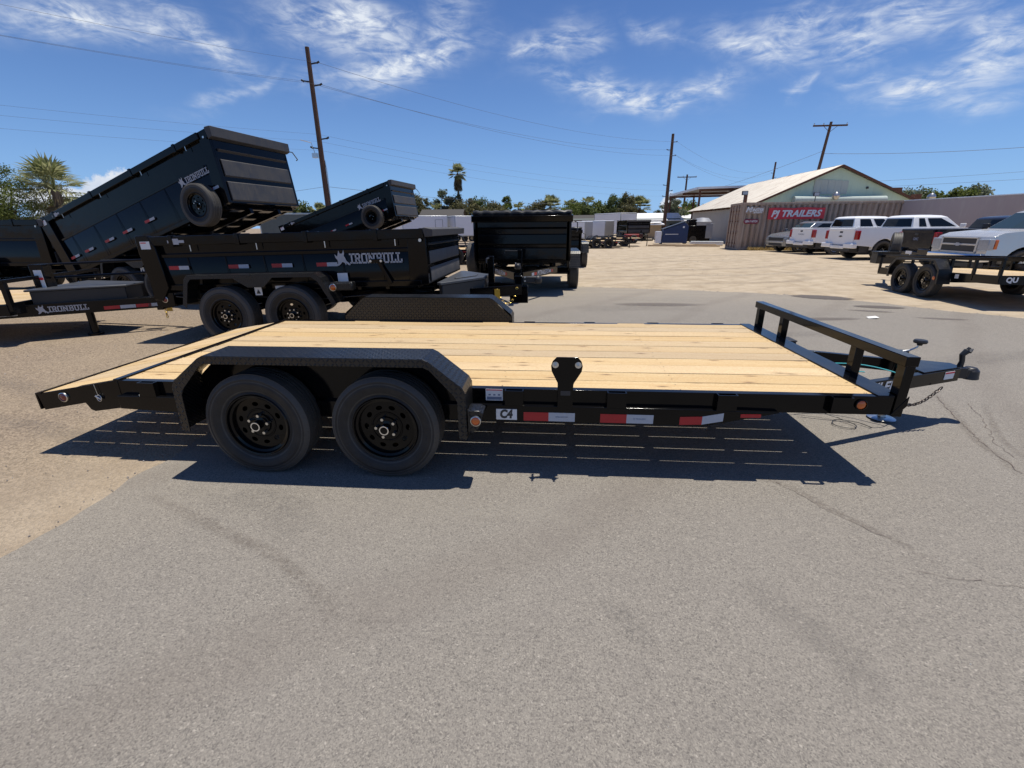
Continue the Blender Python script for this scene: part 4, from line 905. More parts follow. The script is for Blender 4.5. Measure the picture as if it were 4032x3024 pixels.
    if near and spare is None:
        m = MB(); m.M = B; m.bar((3.28, -.02, .31), (3.42, -.02, .02), .02, .05); m.bx(3.16, 3.34, -.03, -.012, .29, .34); part('latch_lever', m, bk, T_, .004)
        for x in (3.18, 3.32): m = MB(); m.M = B; m.tube([(x, -.045, .315), (x, -.03, .315)], .016, 8); part('lever_bolt', m, M['steel'], T_)
    if near:
        m = MB(); m.M = B
        for x in [.6 + k*(L-1.2)/5 for k in range(6)]: m.tube([(x, .002, .06), (x, -.004, zl-.06)], .004, 5)
        o_ = part('weld_bead', m, bk, T_); o_['kind'] = 'stuff'
        m = MB(); m.tube([(.3, -.02, zb-.1), (.8, -.03, zb-.16), (1.5, -.02, zb-.12), (2.3, -.03, zb-.17), (3.2, -.02, zb-.12)], .009, 6); part('brake_hose', m, M['cord_dark'], T_)
    # running gear
    m = MB()
    for y in (W*.2, W*.8): m.bar((-.05, y, zb-.20), (L-.1, y, zb-.20), .06, .15)
    for x in (.1, L*.5, L-.3): m.bar((x, W*.2, zb-.20), (x, W*.8, zb-.20), .06, .10)
    part('frame', m, bk, T_, .004)
    m = MB(); m.bx(-.06, .02, .02, W-.02, zb-.28, zb-.12); part('rear_bumper', m, bk, T_, .005)
    for y, s_ in ((-.005, 1), (W+.005, -1)):
        m = MB(); m.prism([(.02, zb-.05), (.26, zb-.05), (.24, zb-.24), (.12, zb-.26), (.02, zb-.24)], y-.01, y+.01); part('rear_gusset', m, bk, T_, .003)
    if near:
        round_light(T_, .12, zb-.14, -.017, .045, 'red_lens', 'tail_light')
    r = W_DUMP['r']
    for dx in wx:
        x = wc + dx
        put_wheel(W_DUMP, T_, (x, wy + .118, r - (face_rel and 0)), near=near, spin=dx*2); put_wheel(W_DUMP, T_, (x, W - wy - .118, r), flip=True, near=False)
        m = MB(); m.cyl((x, wy+.2, r), (x, W-wy-.2, r), .045, 12); part('axle', m, bk, T_)
    if fender:
        x0, x1 = wc + wx[0] - .46, wc + wx[1] + .50; zt = r*2 + .16; zl_ = r*2 - .22
        P_ = [(x0-.10, zl_), (x0, zt-.05), (x0+.05, zt), (x1-.10, zt), (x1-.02, zt-.06), (x1+.14, zl_)]
        for y, yi in ((wy-.015, -.01), (W-wy+.015, W+.01)):
            n = len(P_); q = [(a + (.02 if a < wc else -.02), b-.012) for a, b in P_]; l_ = [(a + (.045 if a < wc else -.045), b-.05) for a, b in P_]
            m = MB(); m.add([(a, y, b) for a, b in P_] + [(a, yi, b) for a, b in P_] + [(a, yi, b) for a, b in q] + [(a, y, b) for a, b in l_] + [(a, y+(.004 if y < 0 else -.004), b) for a, b in l_], [f for i in range(n-1) for f in ((i, i+1, n+i+1, n+i), (i, 3*n+i, 3*n+i+1, i+1), (3*n+i, 4*n+i, 4*n+i+1, 3*n+i+1), (n+i, n+i+1, 2*n+i+1, 2*n+i))])
            part('fender', m, M['diamond'], T_, smooth=False)
        m = MB(); m.prism([(wc-.30, zt-.016), (wc+.34, zt-.016), (wc+.16, zt-.17), (wc-.06, zt-.17)], wy-.012, wy-.004); part('fender_gusset', m, M['diamond'], T_, .003)
        if near:
            m = MB(); m.box((x1+.24, wy+.06, zl_+.20), (.30, .12, .11)); part('step_bracket', m, M['diamond'], T_, .02)
            round_light(T_, x1+.13, zl_+.19, wy-.004, .045, 'amber')
            for k, x in enumerate((wc-.02, wc+.28)):
                m = MB(); m.bx(x-.05, x+.05 + k*.03, wy+.135, wy+.14, zt-.29, zt-.17); part('warning_label', m, M['white'], T_, smooth=False)
                m = MB(); m.prism([(x-.03, zt-.27), (x+.03, zt-.27), (x, zt-.21)], wy+.132, wy+.134); part('warning_label', m, M['print'], T_, smooth=False)
            m = MB(); m.bx(L-.98, L-.83, -.014, -.008, .12-.02+zb*0+.02, .30) if tilt else m.bx(L-1.24, L-1.10, -.014, -.008, zb+.02, zb+.17); part('warning_label', m, M['white'], T_, smooth=False) if not tilt else None
    if tilt:
        m = MB()
        zf = zb + L*.55*math.tan(tilt) - .1
        for y in (W*.35, W*.65):
            m.bar((L*.72, y, zb-.16), (L*.45, y, zb + L*.45*math.sin(tilt)-.10), .08, .10); m.bar((L*.30, y, zb-.16), (L*.62, y, zb + L*.62*math.sin(tilt)-.12), .08, .10)
        m.cyl((L*.5, W*.5, zb-.1), (L*.62, W*.5, zb+L*.60*math.sin(tilt)-.16), .06, 12); part('lift_ram', m, bk, T_)
    if spare is not None:
        sx, sz = spare; S_ = B @ Matrix.Translation((sx, -.15, sz)); e = sub('spare_wheel', T_); e.matrix_local = S_
        for k in ('tyre', 'rim'): link(bpy.data.objects.new(k, W_DUMP[k]), e)
        for i in range(8): a = 2*math.pi*i/8; 
        for i in (0, 2, 3, 6): a = 2*math.pi*i/8; link(bpy.data.objects.new('lug_nut', W_DUMP['lug']), e, (.07*math.cos(a), 0, .07*math.sin(a)))
    # tongue
    cz = coup[1] if coup else .6; cx_ = coup[0] if coup else L + 1.5; cyy = W/2
    for s_ in (-1, 1):
        m = MB(); m.bar((L-.35, cyy + s_*W*.36, zb-.22), (cx_-.12, cyy + s_*.07, zb-.22), .06, .15); part('tongue_beam', m, bk, T_, .004)
        if tongue_txt:
            a = Vector((L-.35, cyy + s_*W*.36)); b = Vector((cx_-.12, cyy + s_*.07)); d = (b-a).normalized(); nrm = Vector((-d.y, d.x)) * (1 if s_ > 0 else -1)
            ang = math.atan2(nrm.y, nrm.x) + math.pi/2; p_ = a.lerp(b, .45) + nrm*.032
            me = text_mesh('PJTRAILERS', .13, shear=.12, off=.004, th=.001, width=.56); mm = MB(); mm.mesh(me, Matrix.Translation((p_.x, p_.y, zb-.22)) @ Matrix.Rotation(ang, 4, 'Z') @ FACE_NEAR); part('lettering', mm, M['logo'], T_, smooth=False)
            for q, mt in ((-.38, 'red_tape'), (.34, 'white_tape'), (.46, 'red_tape'), (-.5, 'white_tape')):
                mm = MB(); mm.M = Matrix.Translation((p_.x, p_.y, zb-.22)) @ Matrix.Rotation(ang, 4, 'Z'); mm.bx(q-.05, q+.06, -.002, .001, -.03, .03); part('reflective_tape', mm, M[mt], T_, smooth=False)
    m = MB(); m.bar((cx_-.30, cyy, zb-.30), (cx_-.02, cyy, zb-.30), .12, .26); m.bx(cx_-.22, cx_-.10, cyy-.06, cyy+.06, zb-.42, zb-.02); part('tongue_head', m, bk, T_, .01)
    m = MB(); m.bx(cx_-.10, cx_+.12, cyy-.045, cyy+.045, cz-.05, cz+.04); m.lathe([(0, cz+.05), (.04, cz+.045), (.065, cz+.01), (.06, cz-.05), (.05, cz-.06)], 16, 'z', (cx_+.13, cyy, 0)); part('coupler', m, M['black_plastic'], T_, .01)
    for z in (cz-.02, cz+.035):
        m = MB(); m.tube([(cx_-.06, cyy-.062, z), (cx_-.06, cyy-.045, z)], .014, 10); part('coupler_bolt', m, M['steel'], T_)
    if jack:
        m = MB(); m.bx(cx_-.62, cx_-.53, cyy-.05, cyy+.05, zb-.36, zb+.28); part('jack', m, bk, T_, .008)
        m = MB(); m.bx(cx_-.60, cx_-.55, cyy-.025, cyy+.025, .02, zb-.35); m.bx(cx_-.67, cx_-.48, cyy-.1, cyy+.1, 0.0, .02); part('jack_leg', m, M['steel'], T_)
        m = MB(); m.tube([(cx_-.6, cyy-.02, zb+.25), (cx_-.6, cyy-.32, zb+.26), (cx_-.6, cyy-.33, zb+.20)], .012, 8); part('jack_crank', m, M['black_plastic'], T_)
    if toolbox:
        x0, x1 = L+.06, cx_-.66; zt = zb-.04; o_ = [(x0, W*.12), (x0+.06, W*.10), (x1-.08, W*.36), (x1, W*.40), (x1, W*.60), (x1-.08, W*.64), (x0+.06, W*.90), (x0, W*.88)]
        m = MB(); m.prism(o_, zt-.30, zt, 'xy'); part('toolbox', m, M['black_plastic'], T_, .01)
        m = MB(); c_ = Vector(((x0+x1)/2, W/2)); o2 = [tuple(c_ + (Vector(p)-c_)*1.05) for p in o_]; m.prism(o2, zt+.001, zt+.035, 'xy'); m.prism([tuple(c_ + (Vector(p)-c_)*.5) for p in o_], zt+.036, zt+.048, 'xy'); part('toolbox_lid', m, M['lid_plastic'], T_, .012)
    if near and coup:
        m = MB(); m.bx(cx_-.50, cx_-.42, cyy-.32, cyy-.315, zb-.40, zb-.18); part('paper_tag', m, M['tag_yellow'], T_, smooth=False)
        for i in range(9):
            p = Vector((cx_-.46 + i*.035, cyy-.30+i*.02, zb-.19 - .22*math.sin(i/8*math.pi)**.7)); m = MB(); m.tube([p + Vector((.02*math.cos(a), (.012*math.sin(a) if i % 2 else 0), (0 if i % 2 else .012*math.sin(a)))) for a in (2*math.pi*k/10 for k in range(10))], .0045, 5, closed=True); part('chain_link', m, M['gold'], T_)
    return T_

dump_trailer('black dump trailer with lowered bed parked right behind the car hauler deck', (-4.50, 3.50, 0), -.003, 3.93, 2.12, .70, .735, pitch=.021, wc=1.63, coup=(5.20, .66), wx=(-.472, .472), tarp=False, zlr=.68, ribd=.45, lp=(2.89, .285, .134), tpx=((.30, 1.17, 1.79, 2.42), .26))
dump_trailer('largest black dump trailer, bed raised high with a spare wheel on its side', (-9.888, 7.198, 0), -.163, 4.95, 2.02, 1.284, .533, tilt=.303, sh=.22, spare=(4.446, .108), coup=(6.3, .6), wc=2.3, tarp=False, lp=(4.20, .60, .118), tpx=((.25, .75, 1.45, 2.05, 2.75, 4.6), .30))
dump_trailer('smaller looking black dump trailer further back with raised bed and spare wheel', (-8.58, 14.246, 0), -.107, 4.45, 2.066, 1.12, .445+.08, tilt=.315, sh=.2, spare=(3.682, .21), coup=(5.8, .6), wc=2.0, near=False, tarp=False, lp=(3.40, .62, .135), tpx=((.4, 1.1, 1.8, 2.5, 3.95), .28))
# seen head on
T4 = dump_trailer('black dump trailer facing the camera with a rolled tarp and two lettered tongue beams', (-.745, 12.4, 0), R(-90), 4.2, 2.20, .98, .78, wc=2.3, coup=(5.50, .78), toolbox=False, logo=False, tongue_txt=True, spare=(3.45, -.0), front='black', near=False, tapes=False)
dump_trailer('black dump trailer showing only past the right side of the tarped one', (.02, 20.1, 0), R(-90), 4.5, 2.14, .92, .46, logo=False, near=False, wc=3.6, toolbox=False, jack=False, front='black', tapes=False)
dump_trailer('black dump trailer at the left edge of the yard, tongue towards the raised one', (-14.6, 7.3, 0), -.02, 4.3, 2.1, .98, .77, logo=False, near=False, coup=(5.5, .74), wc=1.8, tarp=False, tapes=False)
dump_trailer('black dump trailer far back beside the box trailers with its front towards the camera', (8.2, 50.5, 0), R(-84), 4.3, 2.3, 1.25, .75, logo=False, near=False, fender=False, tapes=False, toolbox=False, tarp=False)
# ---------------------------------------------------------------- other open trailers
def flat_trailer(label, loc, rz, L, W, zd, rails=0, wheels=None, tongue=1.5, near=False, headbar=False, wood=True, group='open deck trailers', fend=True, tape=True, planks=9, coupz=.5, name='open_trailer', knob=True, pitch=0, tb=True):
    T_ = thing(name, label, 'trailer', loc, 0, group, rot=(0, pitch, rz)); bk = M['black_old']
    for y in (0, W-.05):
        m = MB(); m.bx(0, L, y, y+.05, zd-.16, zd-.01); part('side_rail', m, bk, T_, .003)
    for xe in (0, L-.05): m = MB(); m.bx(xe, xe+.05, .05, W-.05, zd-.16, zd); part('end_rail', m, bk, T_)
    for k in range(6): x = .3 + k*(L-.6)/5; m = MB(); m.bx(x-.02, x+.02, .05, W-.05, zd-.10, zd-.045); part('crossmember', m, bk, T_)
    for k in range(planks):
        a = .055 + k*(W-.11)/planks; m = MB(); m.bx(.052, L-.052, a+.003, a+(W-.11)/planks-.003, zd-.042, zd-.004); part('plank', m, M['wood'] if wood else bk, T_, smooth=False)
    if rails:
        for y in (-.01, W-.04):
            m = MB(); m.bar((0, y+.025, zd+rails-(.03 if y < 0 else 0)), (L, y+.025, zd+rails-(.03 if y < 0 else 0)), .05, .11 if y < 0 else .06)
            part('top_rail', m, bk, T_, .004)
            n = 6
            for k in range(n+1): x = .03 + k*(L-.06)/n; m = MB(); m.bar((x, y+.025, zd-.12), (x, y+.025, zd+rails-.025), .045, .045); part('rail_post', m, bk, T_)
            m = MB(); m.bar((0, y+.025, zd+rails*.5), (L*.12, y+.025, zd+rails*.5), .03, .03); part('mid_rail', m, bk, T_)
        m = MB(); m.bar((L, 0, zd+rails), (L, W, zd+rails), .05, .05); m.bar((L, 0, zd+rails*.5), (L, W, zd+rails*.5), .03, .03); part('front_rail', m, bk, T_, .004)
    if headbar:
        m = MB(); m.bar((L+.02, 0, zd+.30), (L+.02, W, zd+.30), .06, .05); part('headboard_rail', m, bk, T_, .004)
        for y in (.04, W*.33, W*.66, W-.04): m = MB(); m.bar((L+.02, y, zd-.1), (L+.02, y, zd+.275), .06, .06); part('headboard_post', m, bk, T_, .003)
    wl = wheels or (L*.38, L*.38+.84)
    for x in wl:
        put_wheel(W_TR if near else W_SMALL, T_, (x, -.12, .345), near=near); put_wheel(W_SMALL, T_, (x, W+.12, .345), flip=True, near=near)
        m = MB(); m.cyl((x, 0, .345), (x, W, .345), .035, 10); part('axle', m, bk, T_)
    if fend:
        for y, yi in ((-.25, -.005), (W+.25, W+.005)):
            P_ = [(wl[0]-.47, .30), (wl[0]-.45, .60), (wl[0]-.25, .80), (wl[-1]+.25, .80), (wl[-1]+.45, .62), (wl[-1]+.47, .42)]; n = len(P_)
            l_ = [(a + (.04 if a < wl[0] else -.04), b-(.04 if b > .5 else 0)) for a, b in P_]
            m = MB(); m.add([(a, y, b) for a, b in P_] + [(a, yi, b) for a, b in P_] + [(a, y, b) for a, b in l_], [f for i in range(n-1) for f in ((i, i+1, n+i+1, n+i), (i, 2*n+i, 2*n+i+1, i+1))]); part('fender', m, M['diamond'], T_, smooth=False)
    cy_ = W/2
    for s_ in ((-1, 1) if tb else (1,)):
        m = MB(); m.bar((L-.02, cy_ + s_*W*.38, zd-.16), (L+tongue, cy_ + s_*.05, zd-.16), .05, .11); part('tongue_beam', m, bk, T_, .003)
    m = MB(); m.bx(L+tongue-.05, L+tongue+.12, cy_-.04, cy_+.04, coupz-.03, coupz+.05); m.lathe([(0, coupz+.055), (.04, coupz+.045), (.055, coupz-.02), (.05, coupz-.04)], 14, 'z', (L+tongue+.14, cy_, 0)); part('coupler', m, M['black_plastic'], T_, .006)
    if not tb: return T_
    m = MB(); m.cyl((L+tongue-.4, cy_, .02), (L+tongue-.4, cy_, zd+.25), .03, 12); m.cyl((L+tongue-.4, cy_, 0), (L+tongue-.4, cy_, .02), .08, 12); part('jack', m, bk, T_)
    if knob: m = MB(); m.tube([(L+tongue-.4, cy_, zd+.26), (L+tongue-.4, cy_-.18, zd+.27), (L+tongue-.4, cy_-.18, zd+.33)], .012, 6); part('jack_crank', m, M['steel'], T_)
    if tape:
        for k in range(3):
            x = .5 + k*(L-1.2)/2
            for j, mm in ((0, 'red_tape'), (1, 'white_tape')): m = MB(); m.bx(x+j*.15, x+j*.15+.15, -.003, .0, zd-.12, zd-.07); part('reflective_tape', m, M[mm], T_, smooth=False)
    return T_

# lower left: equipment trailer with a lettered tongue and toolbox
rz6 = .25; ax = Vector((math.cos(rz6), math.sin(rz6))); nn = Vector((-ax.y, ax.x))
L6, W6 = 5.2, 1.9
o6 = Vector((-6.37, 3.08)) - ax*L6
T6 = flat_trailer('black equipment trailer at the left with toolbox, gooseneck post and lettered tongue', (o6.x, o6.y, 0), rz6, L6, W6, .58, wheels=(1.2, 2.04), tongue=1.72, headbar=True, tape=False, coupz=.66, knob=False, tb=False)
cy6 = W6/2; bk6 = M['black_old']
m = MB(); m.bar((L6-1.1, -.075, .44), (L6+1.45, cy6-.12, .44), .07, .17); part('tongue_side_beam', m, bk6, T6, .004)
d6 = Vector((2.55, cy6-.045)).normalized(); a6 = math.atan2(d6.y, d6.x)
def on6(t, z, dy=-.037): p = Vector((L6-1.1, -.075)).lerp(Vector((L6+1.45, cy6-.12)), t); return Matrix.Translation((p.x + math.sin(a6)*-dy*0 + d6.y*.037, p.y - d6.x*.037, z)) @ Matrix.Rotation(a6, 4, 'Z') @ FACE_NEAR
m = ironbull(on6(.51, .402) @ Matrix.Scale(.085, 4)); part('lettering', m, M['logo'], T6, smooth=False)
for i, t in enumerate((.10, .172, .244, .316, .74, .812, .884, .94)):
    q = MB(); q.M = on6(t, .385); q.add([(0, 0, .0015), (.19, 0, .0015), (.19, .05, .0015), (0, .05, .0015)], [(0, 1, 2, 3)]); part('reflective_tape', q, M[('red_tape', 'white_tape')[i % 2]], T6, smooth=False)
m = MB(); m.prism([(L6+.05, .35), (L6+1.05, .75), (L6+1.05, 1.15), (L6+.05, 1.55)], .50, .70, 'xy'); part('toolbox', m, M['black_plastic'], T6, .008)
m = MB(); m.prism([(L6+.02, .30), (L6+1.09, .72), (L6+1.09, 1.18), (L6+.02, 1.60)], .702, .732, 'xy'); part('toolbox_lid', m, M['lid_plastic'], T6, .01)
m = MB(); m.bx(L6-.05, L6+.12, .62, .80, .55, 1.06); part('winch_post', m, bk6, T6, .006)
m = MB(); m.bx(L6+.0, L6+.1, .610, .618, .72, .98); part('warning_label', m, M['white'], T6, smooth=False)
m = MB(); m.bx(L6+.0, L6+.1, .606, .609, .84, .875); part('warning_label', m, M['sticker_red'], T6, smooth=False)
m = MB(); m.bar((L6-1.6, .02, .72), (L6-.15, .02, .66), .02, .20); part('tread_plate_panel', m, M['diamond'], T6)
for z in (.86, 1.05): m = MB(); m.tube([(L6+.15, .75, z), (L6+1.35, 1.0, z+.03)], .018, 8); part('tube_rail', m, bk6, T6)
m = MB(); m.bx(L6+1.33, L6+1.42, cy6-.05, cy6+.05, .30, 1.08); part('tongue_jack', m, bk6, T6, .006)
m = MB(); m.bx(L6+1.55, L6+1.63, cy6-.20, cy6-.195, .30, .52); part('paper_tag', m, M['tag_yellow'], T6, smooth=False)
for i in range(10):
    p = Vector((L6+1.52, cy6-.18, .62-.045*i)); m = MB(); m.tube([p + Vector((.014*math.sin(a) if i % 2 else 0, 0 if i % 2 else .014*math.sin(a), .026*math.cos(a))) for a in (2*math.pi*k/10 for k in range(10))], .006, 5, closed=True); part('chain_link', m, M['gold'], T6)
m = MB(); m.cyl((L6+.55, .62, .0), (L6+.55, .62, .42), .05, 12); m.cyl((L6+.55, .62, 0), (L6+.55, .62, .03), .10, 12); part('jack_leg', m, bk6, T6)

# right edge: utility trailer with side rails, tongue pointing away
rz8 = math.atan2(.99, .10)
T8 = flat_trailer('black railed utility trailer with tandem wheels at the right edge of the yard', (11.09, 6.30, .085), rz8, 3.75, 2.0, .54, rails=.28, wheels=(1.62, 2.42), tongue=1.35, near=True, coupz=.48, pitch=.045, tape=False)
round_light(T8, 2.0, .0, 0, .04, 'amber') if False else None

# details on the railed trailer: lettering on its rear rail, labels, amber lamp, standing tyre and tread box at the nose
m = MB(); m.mesh(text_mesh('QU', .12, off=.005, th=.002), Matrix.Translation((-.004, 2.0-.20, .46)) @ Matrix.Rotation(R(-90), 4, 'Z') @ FACE_NEAR); part('lettering', m, M['white'], T8, smooth=False)
for x, z, s_ in ((1.02, .47, .05), (1.22, .36, .06)):
    m = MB(); m.bx(x-s_, x+s_, 2.0, 2.004, z-s_*.8, z+s_*.8); part('warning_label', m, M['white'], T8, smooth=False)
e = globals()['sub']('side_light', T8, (1.28, 2.24, .42)); m = MB(); m.lathe([(0, .012), (.03, .010), (.042, 0)], 20); part('lens', m, M['amber'], e)

S8 = thing('spare_tyre', 'spare tyre standing at the nose of the railed utility trailer', 'tyre', (9.95, 10.55, .62), R(60))
link(bpy.data.objects.new('tyre', W_TR['tyre']), S8, (0, 0, .345)); link(bpy.data.objects.new('rim', W_TR['rim']), S8, (0, 0, .345))
X8 = thing('tread_plate_box', 'small diamond plate box on the tongue before the spare tyre', 'tool box', (9.62, 10.20, .55), R(84))
m = MB(); m.bx(0, .30, -.25, .25, 0, .26); m.bx(-.01, .31, -.26, .26, .262, .30); part('box_body', m, M['diamond'], X8, .01)
# ---------------------------------------------------------------- vehicles
def arch(x, r, z0, n=12): return [(x + r*math.cos(t), z0 + r*math.sin(t)) for t in (math.pi - math.pi*k/n for k in range(n+1))]
def body_shell(m, low, W, zs):
    """side outline low (xz, closed) skinned across the width with rounded shoulders; zs: (z, inset) table"""
    def ins(z):
        for (a, ia), (b, ib) in zip(zs[:-1], zs[1:]):
            if a <= z <= b: return ia + (ib-ia)*(z-a)/(b-a)
        return zs[0][1] if z < zs[0][0] else zs[-1][1]
    n = len(low); vs = [(x, ins(z), z) for x, z in low] + [(x, W-ins(z), z) for x, z in low]
    m.add(vs, [tuple(range(n)), tuple(range(2*n-1, n-1, -1))] + [(i, i+n, (i+1) % n+n, (i+1) % n) for i in range(n)])
def vehicle(kind, label, loc, rz, pm, name='pickup_truck', cat='pickup truck', cab='crew', group='parked vehicles', H=1.87, wheelm='alu', tailgate_mark=None, L=5.85, W=2.02, front_style='chev'):
    """x forward from the tail, y from the near to the far side"""
    T_ = thing(name, label, cat, loc, rz, group); P_ = M[pm]; dk = M['black_plastic']
    pk = kind == 'pickup'
    wr, wf = (1.22, L-.98) if pk else (.95, L-.90)
    r = .40 if pk else .36; ar = r + .075
    zb = .50 if pk else .32; bed = 1.33 if pk else 1.05; hood = 1.30 if pk else 1.12
    HS = H/1.87
    cabx0 = {'crew': 2.05, 'double': 2.40}.get(cab, .1) if pk else .12
    fx = L-1.30 if pk else L-1.15
    if pk: top = [(.02, bed), (cabx0-.02, bed), (cabx0+.02, bed), (fx-.02, hood+.04), (L-.35, hood-.05), (L-.12, hood-.15), (L-.02, hood-.32), (L, .72), (L-.03, zb+.02)]
    else: top = [(.06, .62), (.03, .9), (.10, bed+.02), (fx, hood-.02), (L-.30, hood-.14), (L-.08, hood-.28), (L, .72), (L, .45), (L-.05, zb)]
    low = ([(0, .62)] if pk else [(.05, zb)]) + top
    low += [(wf+ar, zb+.02)] + arch(wf, ar, r+.02)[::-1] + [(wf-ar, zb)] + [(wr+ar, zb)] + arch(wr, ar, r+.02)[::-1] + [(wr-ar, zb+.06)] + ([(.04, .62)] if pk else [])
    m = MB(); body_shell(m, low, W, [(0, .06), (.55, .03), (.85, 0.0), (1.02, .008), (1.25, .05), (1.4, .10)])
    part('body', m, P_, T_, .055, seg=4)
    # cab / greenhouse
    zr = H; zc = (hood+.02) if pk else hood-.03
    if pk: base = [(cabx0, W*.045), (fx+.10, W*.05)]; xt0, xt1 = cabx0+.14, fx-.62
    else: base = [(.10, W*.05), (fx+.05, W*.05)]; xt0, xt1 = .45, fx-.72
    x0, x1 = base[0][0], base[1][0]; i0, i1 = W*.055, W*.145
    zc0 = zc-.08
    def ring(x0_, x1_, i_, z): return [(x0_, i_, z), (x1_, i_+.03, z), (x1_+.05, W/2, z), (x1_, W-i_-.03, z), (x0_, W-i_, z), (x0_-.03, W/2, z)]
    zm = zr-.09
    levels = [ring(x0, x1, i0, zc0), ring(x0+.02, x1-.06, i0+.01, zc), ring(xt0-.02, xt1+.08, i1-.01, zm), ring(xt0+.10, xt1-.10, i1+.08, zr-.03), ring(xt0+.42, xt1-.45, i1+.30, zr)]
    vs = [p for l in levels for p in l]; fs = [(a*6+k, a*6+(k+1) % 6, a*6+6+(k+1) % 6, a*6+6+k) for a in range(4) for k in range(6)] + [tuple(24+k for k in range(6))]
    m = MB(); m.add(vs, fs); part('cab', m, P_, T_, .02, seg=2)
    # glass: quads sitting 6 mm proud of the cab skin
    def lerp(a, b, t): return tuple(a[i] + (b[i]-a[i])*t for i in range(3))
    A, Bq = levels[1], levels[2]
    def pane(i, j, u0, u1, v0, v1, off, name='window', slant=0, gm='glass'):
        a0, a1, b0, b1 = Vector(A[i]), Vector(A[j]), Vector(Bq[i]), Vector(Bq[j])
        def q(u, v): return a0.lerp(a1, u).lerp(b0.lerp(b1, u), v)
        pts = [q(u0, v0), q(u1, v0), q(u1-slant, v1), q(u0, v1)]
        n = (pts[1]-pts[0]).cross(pts[3]-pts[0]).normalized(); n = n if n.dot(Vector(off)) > 0 else -n
        mm = MB(); mm.add([p + n*.004 for p in pts] + [p + n*.010 for p in pts], [(0, 1, 2, 3), (7, 6, 5, 4), (0, 4, 5, 1), (1, 5, 6, 2), (2, 6, 7, 3), (3, 7, 4, 0)])
        part(name, mm, M[gm], T_, smooth=False)
    for a, b, o_ in ((0, 1, (0, -1, 0)), (4, 3, (0, 1, 0))):
        if pk:
            split = .46 if cab == 'crew' else .34
            pane(a, b, .13, split-.05, .12, .88, o_); pane(a, b, split+.04, .93, .12, .88, o_, slant=.16)
        else:
            pane(a, b, .04, .20, .12, .90, o_); pane(a, b, .23, .52, .10, .92, o_); pane(a, b, .55, .90, .08, .92, o_, slant=.12)
    pane(1, 2, .06, 1.0, .08, .95, (1, 0, .3), 'windscreen', gm='glass_clear'); pane(2, 3, 0.0, .94, .08, .95, (1, 0, .3), 'windscreen', gm='glass_clear')
    pane(5, 0, .0, .88, .12, .86, (-1, 0, .1), 'rear_window'); pane(4, 5, .12, 1.0, .12, .86, (-1, 0, .1), 'rear_window')
    # mirrors
    for y, s_ in ((0, -1), (W, 1)):
        m = MB(); m.box((fx-.18, y + s_*.13, zc+.10), (.10, .20, .16)); m.bar((fx-.16, y+.0, zc+.04), (fx-.18, y+s_*.1, zc+.06), .05, .04); part('mirror', m, P_ if pm != 'silver_paint' else dk, T_, .02)
    # wheels and arches
    WW = (W_CAR if wheelm == 'alu' else W_CARB)
    for x in (wr, wf):
        for y, f in ((.135, False), (W-.135, True)):
            e = put_wheel(WW, T_, (x, y, .40 if wheelm == 'alu' else .41), flip=f, near=True)
            if not pk: e.scale = (.9, .9, .9); e.location.z = .36
        m = MB(); m.add([(x + (ar-.02)*math.cos(t), y_, r+.02+(ar-.02)*math.sin(t)) for y_ in (.05, W-.05) for t in (math.pi*k/10 for k in range(11))], [(k, k+1, k+12, k+11) for k in range(10)]); part('wheel_arch', m, dk, T_)
    m = MB(); m.bx(.3, L-.3, .2, W-.2, .30, zb+.08); part('chassis', m, M['print'], T_)
    # door seams and handles
    if pk:
        m = MB()
        for x in ([cabx0+.03, cabx0+.95 if cab == 'crew' else cabx0+.62, fx-.12]):
            for y in (-.001, W-.003): m.bx(x-.006, x+.006, y, y+.004, zb+.06, zc-.06)
        part('door_seam', m, M['print'], T_, smooth=False)
        for x in (cabx0+.75 if cab == 'crew' else cabx0+.5, fx-1.05):
            for y in (-.02, W): m = MB(); m.bx(x, x+.16, y, y+.02, 1.08, 1.12); part('door_handle', m, P_, T_, .005)
        # bed and tailgate
        m = MB(); m.bx(.07, cabx0-.03, .12, W-.12, bed-.02, bed+.004); part('bed_hollow_shade', m, dk, T_)  # black plane paints the dark of the open bed's hollow
        m = MB(); m.bx(-.035, .01, .22, W-.22, .66, bed-.01); m.bx(-.05, -.034, .26, W-.26, bed-.10, bed-.02); part('tailgate', m, P_, T_, .012)
        m = MB(); m.bx(-.045, -.034, W/2-.09, W/2+.09, bed-.20, bed-.13); part('tailgate_handle', m, dk, T_, .004)
        for y0, y1 in ((.0, .20), (W-.20, W-.0)):
            m = MB(); m.bx(-.04, .10, min(y0, y1)+(.02 if y0 < 1 else 0), max(y0, y1)-(0 if y0 < 1 else .02), .86, bed-.10); part('tail_light', m, M['tail_red'], T_, .02)
        m = MB(); m.bx(-.16, .05, .02, W*.30, .50, .70); m.bx(-.16, .05, W*.70, W-.02, .50, .70); m.bx(-.14, .05, W*.30, W*.70, .46, .60); part('rear_bumper', m, M['white_paint'] if pm == 'white_paint' else M['car_black'], T_, .03)
        m = MB(); m.bx(-.148, -.141, W/2-.16, W/2+.16, .50, .60); part('number_plate', m, M['white'], T_, smooth=False)
        m = MB(); m.bx(-.10, .3, .25, W-.25, .36, .50); part('under_bumper', m, dk, T_, .01)
